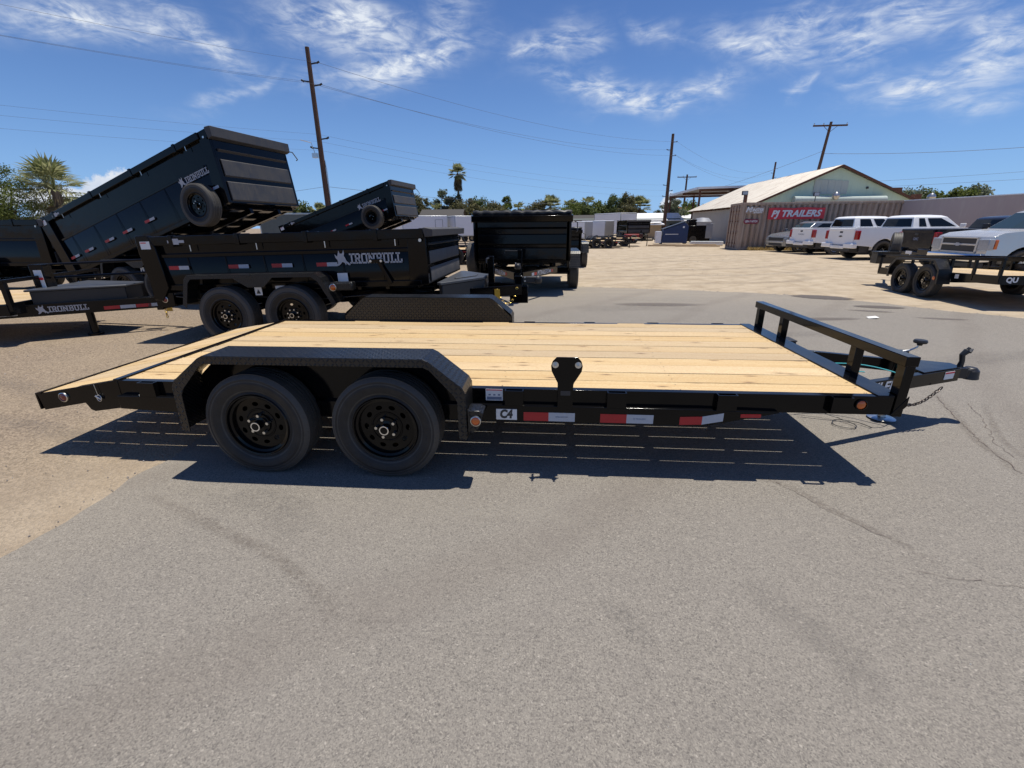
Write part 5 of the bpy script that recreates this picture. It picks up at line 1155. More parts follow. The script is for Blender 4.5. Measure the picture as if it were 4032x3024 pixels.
        if tailgate_mark == 'bow':
            m = MB(); bw = [(-.11, -.02), (-.045, -.02), (-.04, -.035), (.05, -.035), (.055, -.02), (.11, -.02), (.09, .02), (.045, .02), (.04, .035), (-.05, .035), (-.055, .02), (-.09, .02)]
            m.prism([(W/2+a, .99+b) for a, b in bw], -.044, -.036, 'yz'); part('tailgate_badge', m, M['print'], T_, smooth=False)
        elif tailgate_mark:
            mm = MB(); mm.mesh(text_mesh(tailgate_mark, .12, off=.003, th=.002), Matrix.Translation((-.038, W/2, 1.0)) @ Matrix.Rotation(R(-90), 4, 'Z') @ FACE_NEAR); part('lettering', mm, M['logo'] if pm == 'white_paint' else M['blue_print'], T_, smooth=False)
    else:
        m = MB(); m.bx(.0, .08, .12, .34, .78, .98); m.bx(.0, .08, W-.34, W-.12, .78, .98); part('tail_light', m, M['tail_red'], T_, .02)
        m = MB()
        for y in (.16, W-.16): m.tube([(.6, y*1.15 if y < 1 else W-(W-y)*1.15, H-.02), (fx-.95, y*1.15 if y < 1 else W-(W-y)*1.15, H-.02)], .018, 8)
        part('roof_rail', m, M['alu'], T_)
        m = MB()
        for x in (1.45, 2.4, fx-.15):
            for y in (.002, W-.008): m.bx(x-.005, x+.005, y, y+.006, .42, 1.0)
        part('door_seam', m, M['print'], T_, smooth=False)
        m = MB(); m.bx(.3, L-.3, -.004, W+.004, zb-.01, zb+.10); part('sill_cladding', m, dk, T_, .01)
    # front end
    if pk:
        m = MB(); m.bx(L-.04, L+.015, W*.20, W*.80, .74, 1.12); part('grille', m, dk, T_, .01)
        m = MB(); m.bx(L-.02, L+.03, W*.19, W*.81, .905, .955); m.bx(L-.02, L+.022, W*.17, W*.83, 1.10, 1.13); m.bx(L-.02, L+.022, W*.17, W*.83, .70, .74)
        m.bx(L-.02, L+.022, W*.17, W*.20, .70, 1.13); m.bx(L-.02, L+.022, W*.80, W*.83, .70, 1.13); part('grille_frame', m, M['bright_trim'], T_, .006)
        m = MB(); bw = [(-.11, -.02), (-.045, -.02), (-.04, -.035), (.05, -.035), (.055, -.02), (.11, -.02), (.09, .02), (.045, .02), (.04, .035), (-.05, .035), (-.055, .02), (-.09, .02)]
        m.prism([(W/2+a*1.2, .93+b*1.3) for a, b in bw], L+.031, L+.04, 'yz'); part('grille_badge', m, M['logo'], T_, smooth=False)
        for y0, y1 in ((.03, W*.165), (W*.835, W-.03)):
            m = MB(); m.bx(L-.14, L+.015, y0-(.045 if y0 < 1 else 0), y1+(.045 if y0 > 1 else 0), .80, 1.09); part('headlight', m, M['lamp_clear'], T_, .02)
            m = MB(); ya = -.022 if y0 < 1 else W-.008; m.bx(L-.22, L-.145, ya, ya+.03, .82, 1.07); part('turn_signal', m, M['amber'], T_, .01)
        m = MB(); m.bx(L-.20, L+.12, .02, W-.02, .46, .68); part('front_bumper', m, M['chrome'] if pm == 'silver_paint' else P_, T_, .04)
        m = MB(); m.bx(L-.15, L+.05, .15, W-.15, .30, .46); part('air_dam', m, dk, T_, .02)
    else:
        m = MB(); m.bx(L-.06, L+.012, W*.16, W*.84, .62, .80); m.bx(L-.06, L+.014, W*.2, W*.8, .36, .50); part('grille', m, dk, T_, .02)
        for y0, y1 in ((.06, .40), (W-.40, W-.06)):
            m = MB(); m.bx(L-.20, L-.055, y0, y1, .80, .86); part('running_light', m, M['lamp_clear'], T_, .01)
            m = MB(); m.bx(L-.12, L-.01, y0, y0+.2 if y0 < 1 else y1, .58, .70); part('headlight', m, M['lamp_clear'], T_, .02)
        m = MB(); m.bx(L-.05, L+.02, .25, W-.25, .50, .60); part('front_bumper', m, M['alu'], T_, .01)
    return T_
# silver pickup facing left, near right edge: its nose is towards -x
def place_front_left(x, y, hd, L, W):   # origin so that the near front corner sits at x,y with heading hd
    c, s_ = math.cos(hd), math.sin(hd); return x - c*L, y - s_*L
hd = R(178); c_, s_ = math.cos(hd), math.sin(hd); Lp, Wp = 5.85, 2.02
# near side for heading 173 deg is local y = W
nx, ny = 13.05, 11.54; ox, oy = nx - c_*Lp + s_*Wp, ny - s_*Lp - c_*Wp
vehicle('pickup', 'silver pickup truck with chrome grille facing left behind the railed utility trailer', (ox, oy, 0), hd, 'silver_paint', cab='crew', H=1.90)
vehicle('pickup', 'white pickup truck with wide red tail lights, nearest white one to the utility trailer', (14.15, 18.95, 0), R(7), 'white_paint', cab='double', H=1.86, wheelm='black', tailgate_mark='bow')
vehicle('pickup', 'white pickup truck parked between the grey crossover and the larger white pickup', (14.35, 22.75, 0), R(7), 'white_paint', cab='crew', H=1.88, tailgate_mark='TUNDRA')
vehicle('pickup', 'black pickup truck with dark tailgate parked behind the silver pickup', (13.7, 14.15, 0), R(-4), 'car_black', cab='crew', H=1.74, tailgate_mark='GMC')
hd = R(192); c_, s_ = math.cos(hd), math.sin(hd); Ls, Ws = 4.4, 1.8
nx, ny = 14.1, 25.0; ox, oy = nx - c_*Ls + s_*Ws, ny - s_*Ls - c_*Ws
vehicle('suv', 'grey crossover with its nose to the left against the shipping container', (ox, oy, 0), hd, 'dkgrey_paint', name='crossover_car', cat='car', H=1.66, L=Ls, W=Ws)
# ---------------------------------------------------------------- buildings, container, walls
CM = M['container']
C_ = thing('shipping_container', 'faded brown shipping container carrying a red banner and two small signs', 'shipping container', (12.6, 28.0, 0), R(-4))
HC = 2.74; LC = 9.0; WC = 2.44
m = MB(); pts = []; x = .16; pitch = .30
while x < LC-.3:
    pts += [(x, .0), (x+.10, .0), (x+.15, .06), (x+.25, .06)]; x += pitch
vs = [(a, b, z) for z in (.16, HC-.12) for a, b in pts]; n = len(pts)
m.add(vs, [(i, i+1, n+i+1, n+i) for i in range(n-1)]); m.mi = [1 if i % 4 == 2 else 0 for i in range(n-1)]; part('side_panel', m, [CM, M['container_faded']], C_, smooth=False)
m = MB(); m.bx(.06, LC, .06, WC-.06, .12, HC-.06); part('inner_box', m, CM, C_)
m = MB(); m.bx(0, LC, -.015, .06, HC-.12, HC); m.bx(0, LC, -.015, .06, 0.02, .16); part('side_rail', m, CM, C_, .01)
for y0 in (-.02, WC-.12):
    m = MB(); m.bx(-.005, .15, y0, y0+.14, 0, HC+.01); part('corner_post', m, CM, C_, .01)
m = MB(); m.bx(0, .12, .12, WC-.12, HC-.12, HC); part('end_header', m, CM, C_, .005)
m = MB(); m.bx(0, .12, .12, WC-.12, .02, .16); part('end_sill', m, CM, C_, .005)
for k in range(2):
    y0 = .125 + k*(WC-.25)/2; w_ = (WC-.25)/2-.01; m = MB(); m.bx(.02, .07, y0, y0+w_, .17, HC-.13)
    for z in (.5, 1.0, 1.5, 2.0, 2.4): m.bx(-.005, .02, y0+.05, y0+w_-.05, z-.12, z+.1)
    part('cargo_door', m, CM, C_, .006)
    for q in (.3, .75):
        m = MB(); m.tube([(-.035, y0+w_*q, .12), (-.035, y0+w_*q, HC-.1)], .018, 8)
        for z in (.4, 1.0, 1.7, 2.3): m.bx(-.05, .0, y0+w_*q-.05, y0+w_*q+.05, z-.03, z+.03)
        part('lock_rod', m, M['rust'], C_)
m = MB(); m.bx(0, LC, 0, WC, HC+.001, HC+.03); part('roof', m, CM, C_)
B_ = thing('wall_banner', 'red banner reading PJ TRAILERS hung on the brown container side', 'banner', (12.6, 28.0, 0), R(-4))
m = MB(); n = 24; vs = [(1.52 + 3.15*k/n, -.035 + .010*math.sin(k*1.9), z + .02*math.sin(k*.5)*(1 if z > 2 else -.6)) for z in (1.80, 2.44) for k in range(n+1)]
m.add(vs, [(k, k+1, n+2+k, n+1+k) for k in range(n)]); part('cloth', m, M['sticker_red'], B_)
m = MB(); m.mesh(text_mesh('PJ TRAILERS', .50, shear=.25, off=.020, th=.004, width=2.8), face((3.10, -.052, 2.10))); part('lettering', m, M['white'], B_, smooth=False)
S_ = thing('small_sign', 'white lettered sign above the maroon one near the container corner', 'sign', (12.6, 28.0, 0), R(-4))
m = MB(); m.bx(.20, 1.28, -.030, -.018, 2.13, 2.50); part('backing', m, CM, S_)
m = MB(); m.mesh(text_mesh('M', .42, shear=.3, off=.01, th=.004), face((.37, -.034, 2.35))); m.mesh(text_mesh('ONSTER', .23, shear=.25, off=.01, th=.004, width=.74), face((.86, -.034, 2.33))); m.mesh(text_mesh('BANDS', .10, shear=.25, off=.004, th=.004, width=.5), face((.92, -.034, 2.19))); part('lettering', m, M['white'], S_, smooth=False)
S_ = thing('small_sign', 'maroon rounded sign reading GEN-Y HITCH on the container below the white lettered one', 'sign', (12.6, 28.0, 0), R(-4))
m = MB(); m.prism([(.18, 1.66), (.26, 1.55), (.98, 1.55), (1.06, 1.66), (1.06, 1.70), (.98, 1.82), (.26, 1.82), (.18, 1.72)], -.03, -.018); part('board', m, M['sticker_maroon'], S_)
m = MB(); m.mesh(text_mesh('GEN-Y HITCH', .17, shear=.15, off=.004, th=.004, width=.72), face((.62, -.034, 1.685))); part('lettering', m, M['white'], S_, smooth=False)
# lamp on the container corner
def flood(loc, h, label):
    F_ = thing('flood_light', label, 'lamp', loc); m = MB(); m.cyl((0, 0, 0), (0, 0, h), .025, 8); part('pole', m, M['print'], F_)
    m = MB(); m.box((0, -.05, h+.06), (.34, .12, .24)); part('lamp_head', m, M['print'], F_, .01); m = MB(); m.box((0, -.115, h+.06), (.28, .006, .18)); part('lens', m, M['lamp_clear'], F_)
flood((12.72, 28.3, HC), .52, 'black flood light on a short post over the container corner')
flood((17.35, 29.2, HC+.03), .42, 'black flood light standing on the container in front of the green gable')
# dry weeds at the foot of the container
random.seed(5); m = MB()
for i in range(1500):
    x = 13.2 + random.random()**1.3*3.4; y = 27.86 - (x-12.6)*.07 - random.random()*.35; h = random.uniform(.05, .26); a = random.uniform(0, 6.28); w_ = .03
    m.add([(x-w_*math.cos(a), y-w_*math.sin(a), 0), (x+w_*math.cos(a), y+w_*math.sin(a), 0), (x+random.gauss(0, .09), y+random.gauss(0, .09), h)], [(0, 1, 2)])
o = part('dry_weeds', m, M['dry_grass'], smooth=False); tag(o, 'straw coloured weeds along the foot of the brown container', 'weeds'); o['kind'] = 'stuff'
# mauve block wall running back towards the camera on the right
Wl = thing('boundary_wall', 'plain mauve painted wall behind the parked cars at the right edge', 'wall')
a, b = Vector((21.45, 27.55)), Vector((24.2, 14.5)); d = (b-a).normalized(); nn_ = Vector((-d.y, d.x))
m = MB(); m.bar((a.x, a.y, 1.36), (b.x, b.y, 1.36), .22, 2.72); part('wall_face', m, M['mauve_wall'], Wl)
m = MB(); m.bar((a.x, a.y, 2.75), (b.x, b.y, 2.75), .27, .05); part('coping', m, M['white'], Wl)

# green gabled building behind the container
G_ = thing('gabled_building', 'old pale green gabled workshop with a rusty white sheet roof', 'building', (0, 0, 0), 0)
xa, xb, xc = 16.0, 21.6, 27.3; yn, yf = 34.6, 51.0; ze_, zr_ = 3.0, 5.45
m = MB(); m.prism([(xa+.25, 0), (xa+.25, ze_), (xb, zr_-.12), (xc-.25, ze_+.02), (xc-.25, 0)], yn+.25, yn+.45); part('gable_wall', m, M['green_plaster'], G_, smooth=False)
m = MB(); m.bx(xa+.2, xa+.4, yn+.45, yf-.2, 0, ze_-.05); part('side_wall', m, M['grey_wall'], G_, smooth=False)
m = MB(); m.bx(xa+.4, xc-.2, yf-.4, yf-.2, 0, ze_-.05); part('rear_wall', m, M['grey_wall'], G_, smooth=False)
def slope(x0, z0, x1, z1, n, mt):
    w_ = (yf-yn)/n
    for k in range(n):
        y0 = yn + k*w_; m = MB(); q = 9; dz = random.uniform(0, .015)
        for j in range(q):
            ya, yb_, yc = y0 + w_*j/q, y0 + w_*(j+.5)/q, y0 + w_*(j+1)/q
            m.add([(x0, ya, z0+dz), (x1, ya, z1+dz), (x1, yb_, z1+.03+dz), (x0, yb_, z0+.03+dz), (x1, yc, z1+dz), (x0, yc, z0+dz)], [(0, 1, 2, 3), (3, 2, 4, 5)])
        part('roof_sheet', m, M[mt], G_, smooth=False)
slope(xa-.35, ze_-.16, xb+.02, zr_, 18, 'roof_sheet'); slope(xb-.02, zr_, xc+.3, ze_-.13, 18, 'roof_sheet')
m = MB(); m.bar((xa-.4, yn-.03, ze_-.22), (xb, yn-.03, zr_-.04), .06, .14); m.bar((xb, yn-.03, zr_-.04), (xc+.35, yn-.03, ze_-.20), .06, .14); part('barge_board', m, M['rust'], G_, smooth=False)
for k in range(15): y = yn+.6+k*1.05; m = MB(); m.bx(xa-.30, xa+.2, y-.04, y+.04, ze_-.26, ze_-.14); part('rafter_end', m, M['rust'], G_)
for k in range(5):
    m = MB(); x = 20.0+k*.47; m.bx(x, x+.46, yn+.20, yn+.245, 3.55, 4.55-.03*k); part('gable_board', m, M['board_grey'], G_, smooth=False)
m = MB(); m.box((23.7, yn+.22, 3.95), (.14, .06, .14)); part('gable_vent', m, M['print'], G_)
m = MB(); m.tube([(18.6, yn-.1, 3.15), (24.9, yn-.1, 3.10)], .28, 14); part('duct', m, M['shed_blue'] if 'shed_blue' in M else M['board_grey'], G_)
for x, z in ((21.2, 3.45), (27.6, 3.3)):
    m = MB(); m.lathe([(.0, .50), (.10, .48), (.22, .36), (.26, .24), (.22, .10), (.14, 0)], 18, 'z', (x, yn-.6, z-.3)); part('turbine_vent', m, M['alu'], G_)
m = MB(); m.bx(25.5, 26.3, yn+.5, yn+1.2, 3.4, 3.95); m.bx(27.4, 27.8, yn+.6, yn+1.1, 3.0, 3.5); part('roof_box', m, M['rust'], G_)
m = MB(); m.box((15.9, 36.3, 3.35), (.18, .18, .85)); part('chimney_stub', m, M['rust'], G_)
# things leaning on the building's left wall
m = MB()
K_ = thing('metal_rack', 'rusty pipe rack loaded with steel beside the grey side wall', 'rack', (15.0, 33.6, 0))
for i, (x, y) in enumerate(((0, 0), (.0, 1.3), (.5, 0), (.5, 1.3), (0, 2.6), (.5, 2.6))):
    m = MB(); m.bar((x, y, 0), (x, y, 2.1), .06, .06); part('rack_post', m, M['rust'], K_)
for z in (.45, 1.0, 1.5):
    m = MB(); m.bx(-.05, .55, -.1, 2.7, z-.03, z+.02); part('shelf', m, M['rust'], K_)
    for k in range(5): m = MB(); y = random.uniform(0, .3); m.tube([(random.uniform(.0, .5), y, z+.07), (random.uniform(0, .5), y+2.3, z+.07+random.uniform(0, .1))], .04, 6); part('steel_length', m, M['steel'] if k % 2 else M['black_old'], K_)
random.seed(8)
for i, (x, y, L_, a, lb) in enumerate([(9.9, 33.5, 3.2, -.08, 'long grey board lying flat before the blue dumpster'), (11.6, 32.6, 3.0, -.25, 'board angled towards the container corner'), (12.2, 34.5, 2.6, -.5, 'weathered beam leaning out from the lumber heap'), (10.8, 34.2, 2.2, .1, 'short plank behind the long grey board')]):
    m = MB(); m.box((0, 0, .08), (L_, .22, .10)); o = part('loose_board', m, M['lumber'], None, .01, loc=(x, y, 0), rot=(0, 0, a)); tag(o, lb, 'board', 'boards on the ground by the dumpster')
Z_ = thing('lumber_stack', 'stack of pale boards on the ground right of the dumpster', 'lumber', (11.7, 35.0, 0), -.3)
for k in range(3):
    for j in range(4): m = MB(); m.bx(random.uniform(0, .15), 2.4, j*.24, j*.24+.2, .05+k*.09, .12+k*.09); part('board', m, M['board_grey'] if j % 2 else M['shed_roof'], Z_)
# blue dumpster
D_ = thing('dumpster', 'blue slant sided dumpster with dark lid in front of the open canopy', 'dumpster', (10.1, 37.4, 0), -.12); D_.scale = (.86, .9, .88)
sd = [(0, .12), (2.35, .12), (2.35, 1.62), (2.0, 1.95), (.15, 1.30)]
m = MB(); m.prism(sd, 0, 1.7); part('bin_body', m, M['dumpster_blue'], D_, .02)
m = MB(); m.prism([(.10, 1.33), (2.0, 1.98), (2.0, 2.02), (.08, 1.38)], -.04, 1.74); part('lid', m, M['lid_plastic'], D_)
m = MB(); m.bx(-.50, -.02, .02, 1.6, .12, 1.15); part('fork_pocket', m, M['trailer_white'], D_, .01)
m = MB(); m.bx(.3, 1.5, -.012, -.002, .88, .93); m.bx(1.85, 2.0, -.012, -.002, 1.45, 1.6); part('stencil_mark', m, M['white'], D_, smooth=False)
m = MB(); m.bx(0, .1, .1, 1.6, 0, .12); m.bx(2.2, 2.3, .1, 1.6, 0, .12); part('skid', m, M['print'], D_)
# open canopy on tall posts
Y_ = thing('open_canopy', 'tall open sided canopy with a thin white edged flat roof', 'canopy')
x0, x1, y0, y1, zc = 16.9, 27.0, 52.2, 66.0, 5.5
m = MB(); m.prism([(x0, zc-.30), (x0+.02, zc-.2), (x1, zc-.02), (x1, zc-.14)], y0, y1); part('roof_slab', m, M['tarp_grey'], Y_)
m = MB(); m.prism([(x0-.05, zc-.34), (x0-.05, zc-.12), (x1, zc+.07), (x1, zc-.14)], y0-.08, y0-.002); m.bx(x0-.10, x0-.005, y0, y1, zc-.36, zc-.12); part('fascia', m, M['white'], Y_)
for x, y in ((x0+.3, y0+.3), (x0+.3, y1-.4), (x0+3.6, y0+.4), (x0+3.4, y1-.5), (x1-.4, y0+.3), (x1-.4, y1-.4)):
    m = MB(); m.bar((x, y, 0), (x, y, zc-.25), .18, .18); part('post', m, M['rust'], Y_)
for y in (y0+.3, y1-.4, (y0+y1)/2): m = MB(); m.bar((x0+.2, y, zc-.42), (x1-.3, y, zc-.30), .14, .22); part('beam', m, M['rust'], Y_)
m = MB(); m.bx(x0+3.7, x1-.5, y0+1.2, y0+1.3, 2.2, zc-.35); part('hung_sheeting', m, M['tarp_grey'], Y_)
m = MB(); m.bar((x0+3.7, y0+1.1, 2.6), (x0+5.8, y0+1.1, zc-.6), .08, .08); m.bar((x0+4.4, y0+1.1, 3.9), (x0+6.4, y0+1.1, 2.4), .05, .05); part('brace', m, M['alu'], Y_)
# dark clutter under the canopy
J_ = thing('covered_machine', 'dark machine half covered by a pale sheet under the canopy', 'machine', (12.9, 39.8, 0))
m = MB(); m.box((.9, .6, .8), (1.9, 1.2, 1.3)); m.box((.3, .5, 1.7), (.7, .8, .5)); part('machine_body', m, M['black_old'], J_, .05)
m = MB(); m.box((1.7, .02, 1.0), (.55, .10, 1.2)); m.lathe([(0, 2.1), (.5, 2.05), (.8, 1.75)], 12, 'z', (1.2, .5, 0)); part('cover_sheet', m, M['tarp_grey'], J_, .02)
m = MB(); m.cyl((.4, -.1, .3), (.4, .1, .3), .3, 14); part('machine_wheel', m, M['tyre'], J_)

# sheds far behind
def shed(label, loc, rz, L, W, h, rise, wm, rm, win=0):
    T_ = thing('shed', label, 'shed', loc, rz, 'sheds beyond the yard')
    m = MB(); m.prism([(0, 0), (0, h), (W/2, h+rise), (W, h), (W, 0)], 0, L, 'yz'); part('wall', m, M[wm], T_, smooth=False)
    m = MB(); m.add([(-.3, -.3, h-.1), (L+.3, -.3, h-.1), (L+.3, W/2, h+rise+.06), (-.3, W/2, h+rise+.06), (L+.3, W+.3, h-.1), (-.3, W+.3, h-.1)], [(0, 1, 2, 3), (3, 2, 4, 5)]); m.add([(-.3, -.3, h-.2), (L+.3, -.3, h-.2), (L+.3, -.3, h-.1), (-.3, -.3, h-.1)], [(0, 1, 2, 3)]); part('roof', m, M[rm], T_, smooth=False)
    for k in range(win): m = MB(); x = 1 + k*(L-2)/max(1, win-1) if win > 1 else L/2; m.bx(x-.4, x+.4, -.02, -.002, h*.35, h*.75); part('window', m, M['glass'], T_)
    return T_
shed('shed with a long white roof right of the tallest box trailer', (11.5, 62, 0), 0, 6.5, 6, 2.2, .8, 'shed_wall', 'shed_roof', 2)
shed('white roofed shed seen below the open canopy', (19, 72, 0), 0, 13, 8, 2.2, .8, 'shed_wall', 'shed_roof', 2)
shed('low tan shed with a cream roof behind the dumpster', (9.8, 55, 0), .05, 4.2, 3, 1.7, .15, 'shed_tan', 'shed_roof')
shed('house with a faded red roof far beyond the canopy', (25, 92, 0), 0, 12, 8, 3.2, 1.6, 'shed_tan', 'red_roof', 2)
shed('low green shed with a pale roof behind the small white box trailer', (2.5, 66, 0), 0, 5, 5, 2.3, .6, 'shed_wall', 'roof_dark', 2)
shed('grey house with a shallow dark gable above the long box trailer', (-17, 62, 0), R(4), 5.5, 7, 2.7, 1.1, 'grey_wall', 'roof_dark', 1)
shed('low white roofed shed behind the leftmost utility pole', (-34, 60, 0), 0, 8, 6, 2.3, .5, 'shed_wall', 'shed_roof', 2)
shed('flat roofed dark building beyond the left end of the yard', (-46, 34, 0), R(-25), 16, 8, 2.4, .35, 'shed_wall', 'roof_dark', 2)

# enclosed cargo trailers
def box_trailer(label, loc, rz, L, W, h, zb=.55, skin='trailer_white', ramp=False, door=True):
    T_ = thing('enclosed_trailer', label, 'cargo trailer', loc, rz, 'enclosed cargo trailers')
    m = MB(); m.bx(0, L, 0, W, zb, h); part('body', m, M[skin], T_, .05)
    m = MB(); m.bx(-.01, L+.01, -.012, W+.012, h-.10, h-.04); m.bx(-.01, L+.01, -.012, W+.012, zb-.06, zb+.05); m.bx(-.012, .05, -.014, W+.014, zb, h-.03); m.bx(L-.05, L+.012, -.014, W+.014, zb, h-.03); part('corner_trim', m, M['alu'], T_, .004)
    m = MB(); m.bx(-.03, -.014, .08, W-.08, zb+.08, h-.14) ; part('rear_door', m, M[skin], T_, .01)
    if door:
        m = MB()
        for a, b, c, d in ((L*.72, L*.72+.8, zb+.1, zb+.12), (L*.72, L*.72+.8, h-.42, h-.40), (L*.72, L*.72+.03, zb+.1, h-.4), (L*.72+.77, L*.72+.8, zb+.1, h-.4)): m.bx(a, b, -.016, -.002, c, d)
        part('side_door_trim', m, M['print'], T_)
    for x in (L*.36, L*.36+.8):
        put_wheel(W_SMALL, T_, (x, .10, .345), near=False); put_wheel(W_SMALL, T_, (x, W-.10, .345), flip=True, near=False)
    m = MB(); m.bar((L-.1, W*.15, zb-.05), (L+1.2, W/2, zb-.08), .06, .12); m.bar((L-.1, W*.85, zb-.05), (L+1.2, W/2, zb-.08), .06, .12); m.box((L+.9, W/2, zb*.55), (.07, .07, zb+.3)); part('tongue', m, M['print'], T_)
    return T_
box_trailer('longest pale enclosed trailer standing right of the raised beds', (-14.2, 45.4, 0), R(20), 4.6, 2.4, 2.62, .62)
box_trailer('white enclosed trailer with its blank end beside the tarped dump trailer', (-8.9, 46.2, 0), R(32), 2.9, 2.3, 2.58, .62, door=False)
box_trailer('narrow white enclosed trailer left of the long pale one', (-16.6, 47.0, 0), R(60), 3.6, 1.9, 2.4)
box_trailer('small white enclosed trailer next to the far black dump trailer', (3.9, 44.0, 0), R(-35), 2.6, 1.7, 1.95, .45, door=False)
box_trailer('tallest enclosed trailer with a plain grey ramp door facing the yard', (11.1, 55.5, 0), R(118), 5.5, 2.3, 2.9, .55)
box_trailer('white enclosed trailer partly behind the small black dump body', (2.0, 42.5, 0), R(-30), 2.4, 1.6, 1.9, .45, door=False)
box_trailer('dark enclosed trailer under the raised bed at the left', (-15.6, 23.5, 0), R(8), 4.2, 2.2, 2.35, .5, skin='shed_wall')
box_trailer('small dark enclosed trailer left of the leftmost utility pole', (-11.2, 24.6, 0), R(5), 2.6, 2.0, 2.0, .5, skin='black_old')
# more open trailers in the middle distance
flat_trailer('black flat deck trailer in the middle of the yard, nearest of the two', (2.9, 30.6, 0), R(4), 3.3, 1.9, .5, headbar=False, tongue=.9, tape=True, knob=False)
flat_trailer('black flat deck trailer just behind the nearest mid yard one', (4.4, 33.6, 0), R(-3), 3.4, 1.9, .6, headbar=True, tongue=.9)
flat_trailer('black wood decked trailer seen between the two dump trailers', (-4.2, 17.0, 0), R(3), 3.2, 1.9, .62, headbar=False, tongue=.8)
H_ = thing('small_cart', 'small faded red cart standing before the dumpster', 'cart', (7.6, 39.5, 0), .1)
m = MB(); m.bx(0, 1.4, 0, 1.0, .42, .78); part('cart_body', m, M['red_paint'], H_, .04)
m = MB(); m.bx(-.5, 0, .4, .6, .42, .5); part('drawbar', m, M['rust'], H_)
for y in (-.12, 1.12): put_wheel(W_SMALL, H_, (.6, y, .345), flip=y > 0, near=False)
# ---------------------------------------------------------------- poles and wires
def pole(label, x, y, h, r=.16, arms=(), lean=(0, 0), pins=(), group='wooden utility poles'):
    T_ = thing('utility_pole', label, 'utility pole', (x, y, 0), 0, group)
    m = MB(); m.tube([(0, 0, 0), (lean[0]*.5, lean[1]*.5, h*.5), (lean[0], lean[1], h)], [r, r*.85, r*.66], 12); part('shaft', m, M['pole_wood'], T_)
    for z, hw in arms:
        m = MB(); lx = lean[0]*z/h; m.bar((lx-hw, 0, z), (lx+hw, 0, z), .10, .13); m.bar((lx-hw*.45, -.06, z), (lx, -.06, z-.55), .03, .03); m.bar((lx+hw*.45, -.06, z), (lx, -.06, z-.55), .03, .03); part('crossarm', m, M['pole_wood'], T_)
        for q in (-.95, -.4, .95): m = MB(); m.lathe([(0, .16), (.04, .15), (.055, .08), (.03, 0)], 10, 'z', (lx+hw*q, 0, z+.065)); part('insulator', m, M['steel'], T_)
    for z, s_ in pins:
        lx = lean[0]*z/h; m = MB(); m.bar((lx, 0, z-.06), (lx+s_*.5, 0, z), .05, .06); m.cyl((lx+s_*.42, 0, z-.02), (lx+s_*.56, 0, z+.04), .05, 8); part('line_post', m, M['black_plastic'], T_)
    return T_
p1 = pole('tall dark utility pole rising behind the two raised dump beds', -11.93, 24.6, 10.45, .165, pins=((9.75, 1), (8.95, -1), (8.75, 1), (6.2, 1), (5.75, -1)))
m = MB(); m.tube([(.18, 0, 0), (.20, 0, 4.6), (.16, 0, 5.1)], .03, 6); part('conduit', m, M['steel'], p1)
m = MB(); m.box((-.35, 0, 5.35), (.30, .2, .24)); m.tube([(-.35, 0, 5.45), (-.5, 0, 6.0), (-1.1, 0, 6.15)], .02, 6); part('service_box', m, M['steel'], p1)
p2 = pole('dark utility pole beside the left end of the open canopy', 14.5, 56.0, 11.2, .22, pins=((10.4, 1), (9.6, -1), (9.0, 1), (5.9, -1), (5.3, 1), (4.7, -1)), lean=(.0, 0))
p3 = pole('utility pole with a crossarm leaning behind the green gabled building', 25.6, 46.5, 10.3, .17, arms=((10.0, 1.5),), lean=(.75, 0))
p4 = pole('thin far utility pole above the middle of the rusty roof', 45.5, 101.0, 13.2, .24, pins=((12.0, 1), (11.2, -1), (10.4, 1)))
p5 = pole('small far utility pole with a crossarm over the canopy edge', 24.0, 84.0, 9.6, .20, arms=((9.2, 1.6),))
p6 = pole('short far pole left of the trees above the mauve wall', 52.0, 66.0, 5.2, .14)
p7 = pole('short far pole beside the right slope of the green gable', 41.0, 66.0, 6.9, .14)
M['wire_grey'] = simple('weathered_wire', (.16, .17, .19), .5)
def cable(label, a, b, sag, r=.016, grp='overhead power lines', mm='wire_grey'):
    a = Vector(a); b = Vector(b); n = 28; pts = []
    for k in range(n+1): t = k/n; p = a.lerp(b, t); p.z -= sag*4*t*(1-t); pts.append(p)
    m = MB(); m.tube(pts, r*.45, 5); o = part('power_line', m, M[mm]); tag(o, label, 'power line', grp)
A1 = Vector((-11.93, 24.6, 0)); A2 = Vector((14.5, 56, 0)); A4 = Vector((45.5, 101, 0)); Lf = Vector((-38, -6, 0))
def pt(v, dx, z): return (v.x+dx, v.y, z)
for (z1, d1), (z2, d2), (z4, d4), w_ in (((9.75, .5), (10.4, .5), (12.0, .5), 'top'), ((8.95, -.5), (9.6, -.5), (11.2, -.5), 'second'), ((8.75, .5), (9.0, .5), (10.4, .5), 'third')):
    cable('power line, %s wire between the two tall dark poles' % w_, pt(A1, d1, z1), pt(A2, d2, z2), .9, .017)
    cable('power line, %s wire running off to the upper left' % w_, pt(Lf, d1, z1+1.0), pt(A1, d1, z1), 1.0, .011)
    cable('power line, %s wire from the canopy pole to the far one' % w_, pt(A2, d2, z2), pt(A4, d4, z4), 1.8, .02)
for (z1, d1), (z2, d2), w_ in (((6.4, 0), (5.9, -.3), 'upper'), ((6.05, 0), (5.3, .3), 'middle'), ((5.6, 0), (4.7, -.3), 'lower')):
    cable('thin %s communication cable strung between the tall poles' % w_, pt(A1, d1, z1), pt(A2, d2, z2), .6, .010)
    cable('thin %s communication cable leading off to the left' % w_, pt(Lf, 0, z1+.3), pt(A1, 0, z1), .6, .008)
cable('service cable dropping from the leaning pole down to the left', (26.1, 46.5, 7.9), (15.2, 60, 4.2), .35, .03)
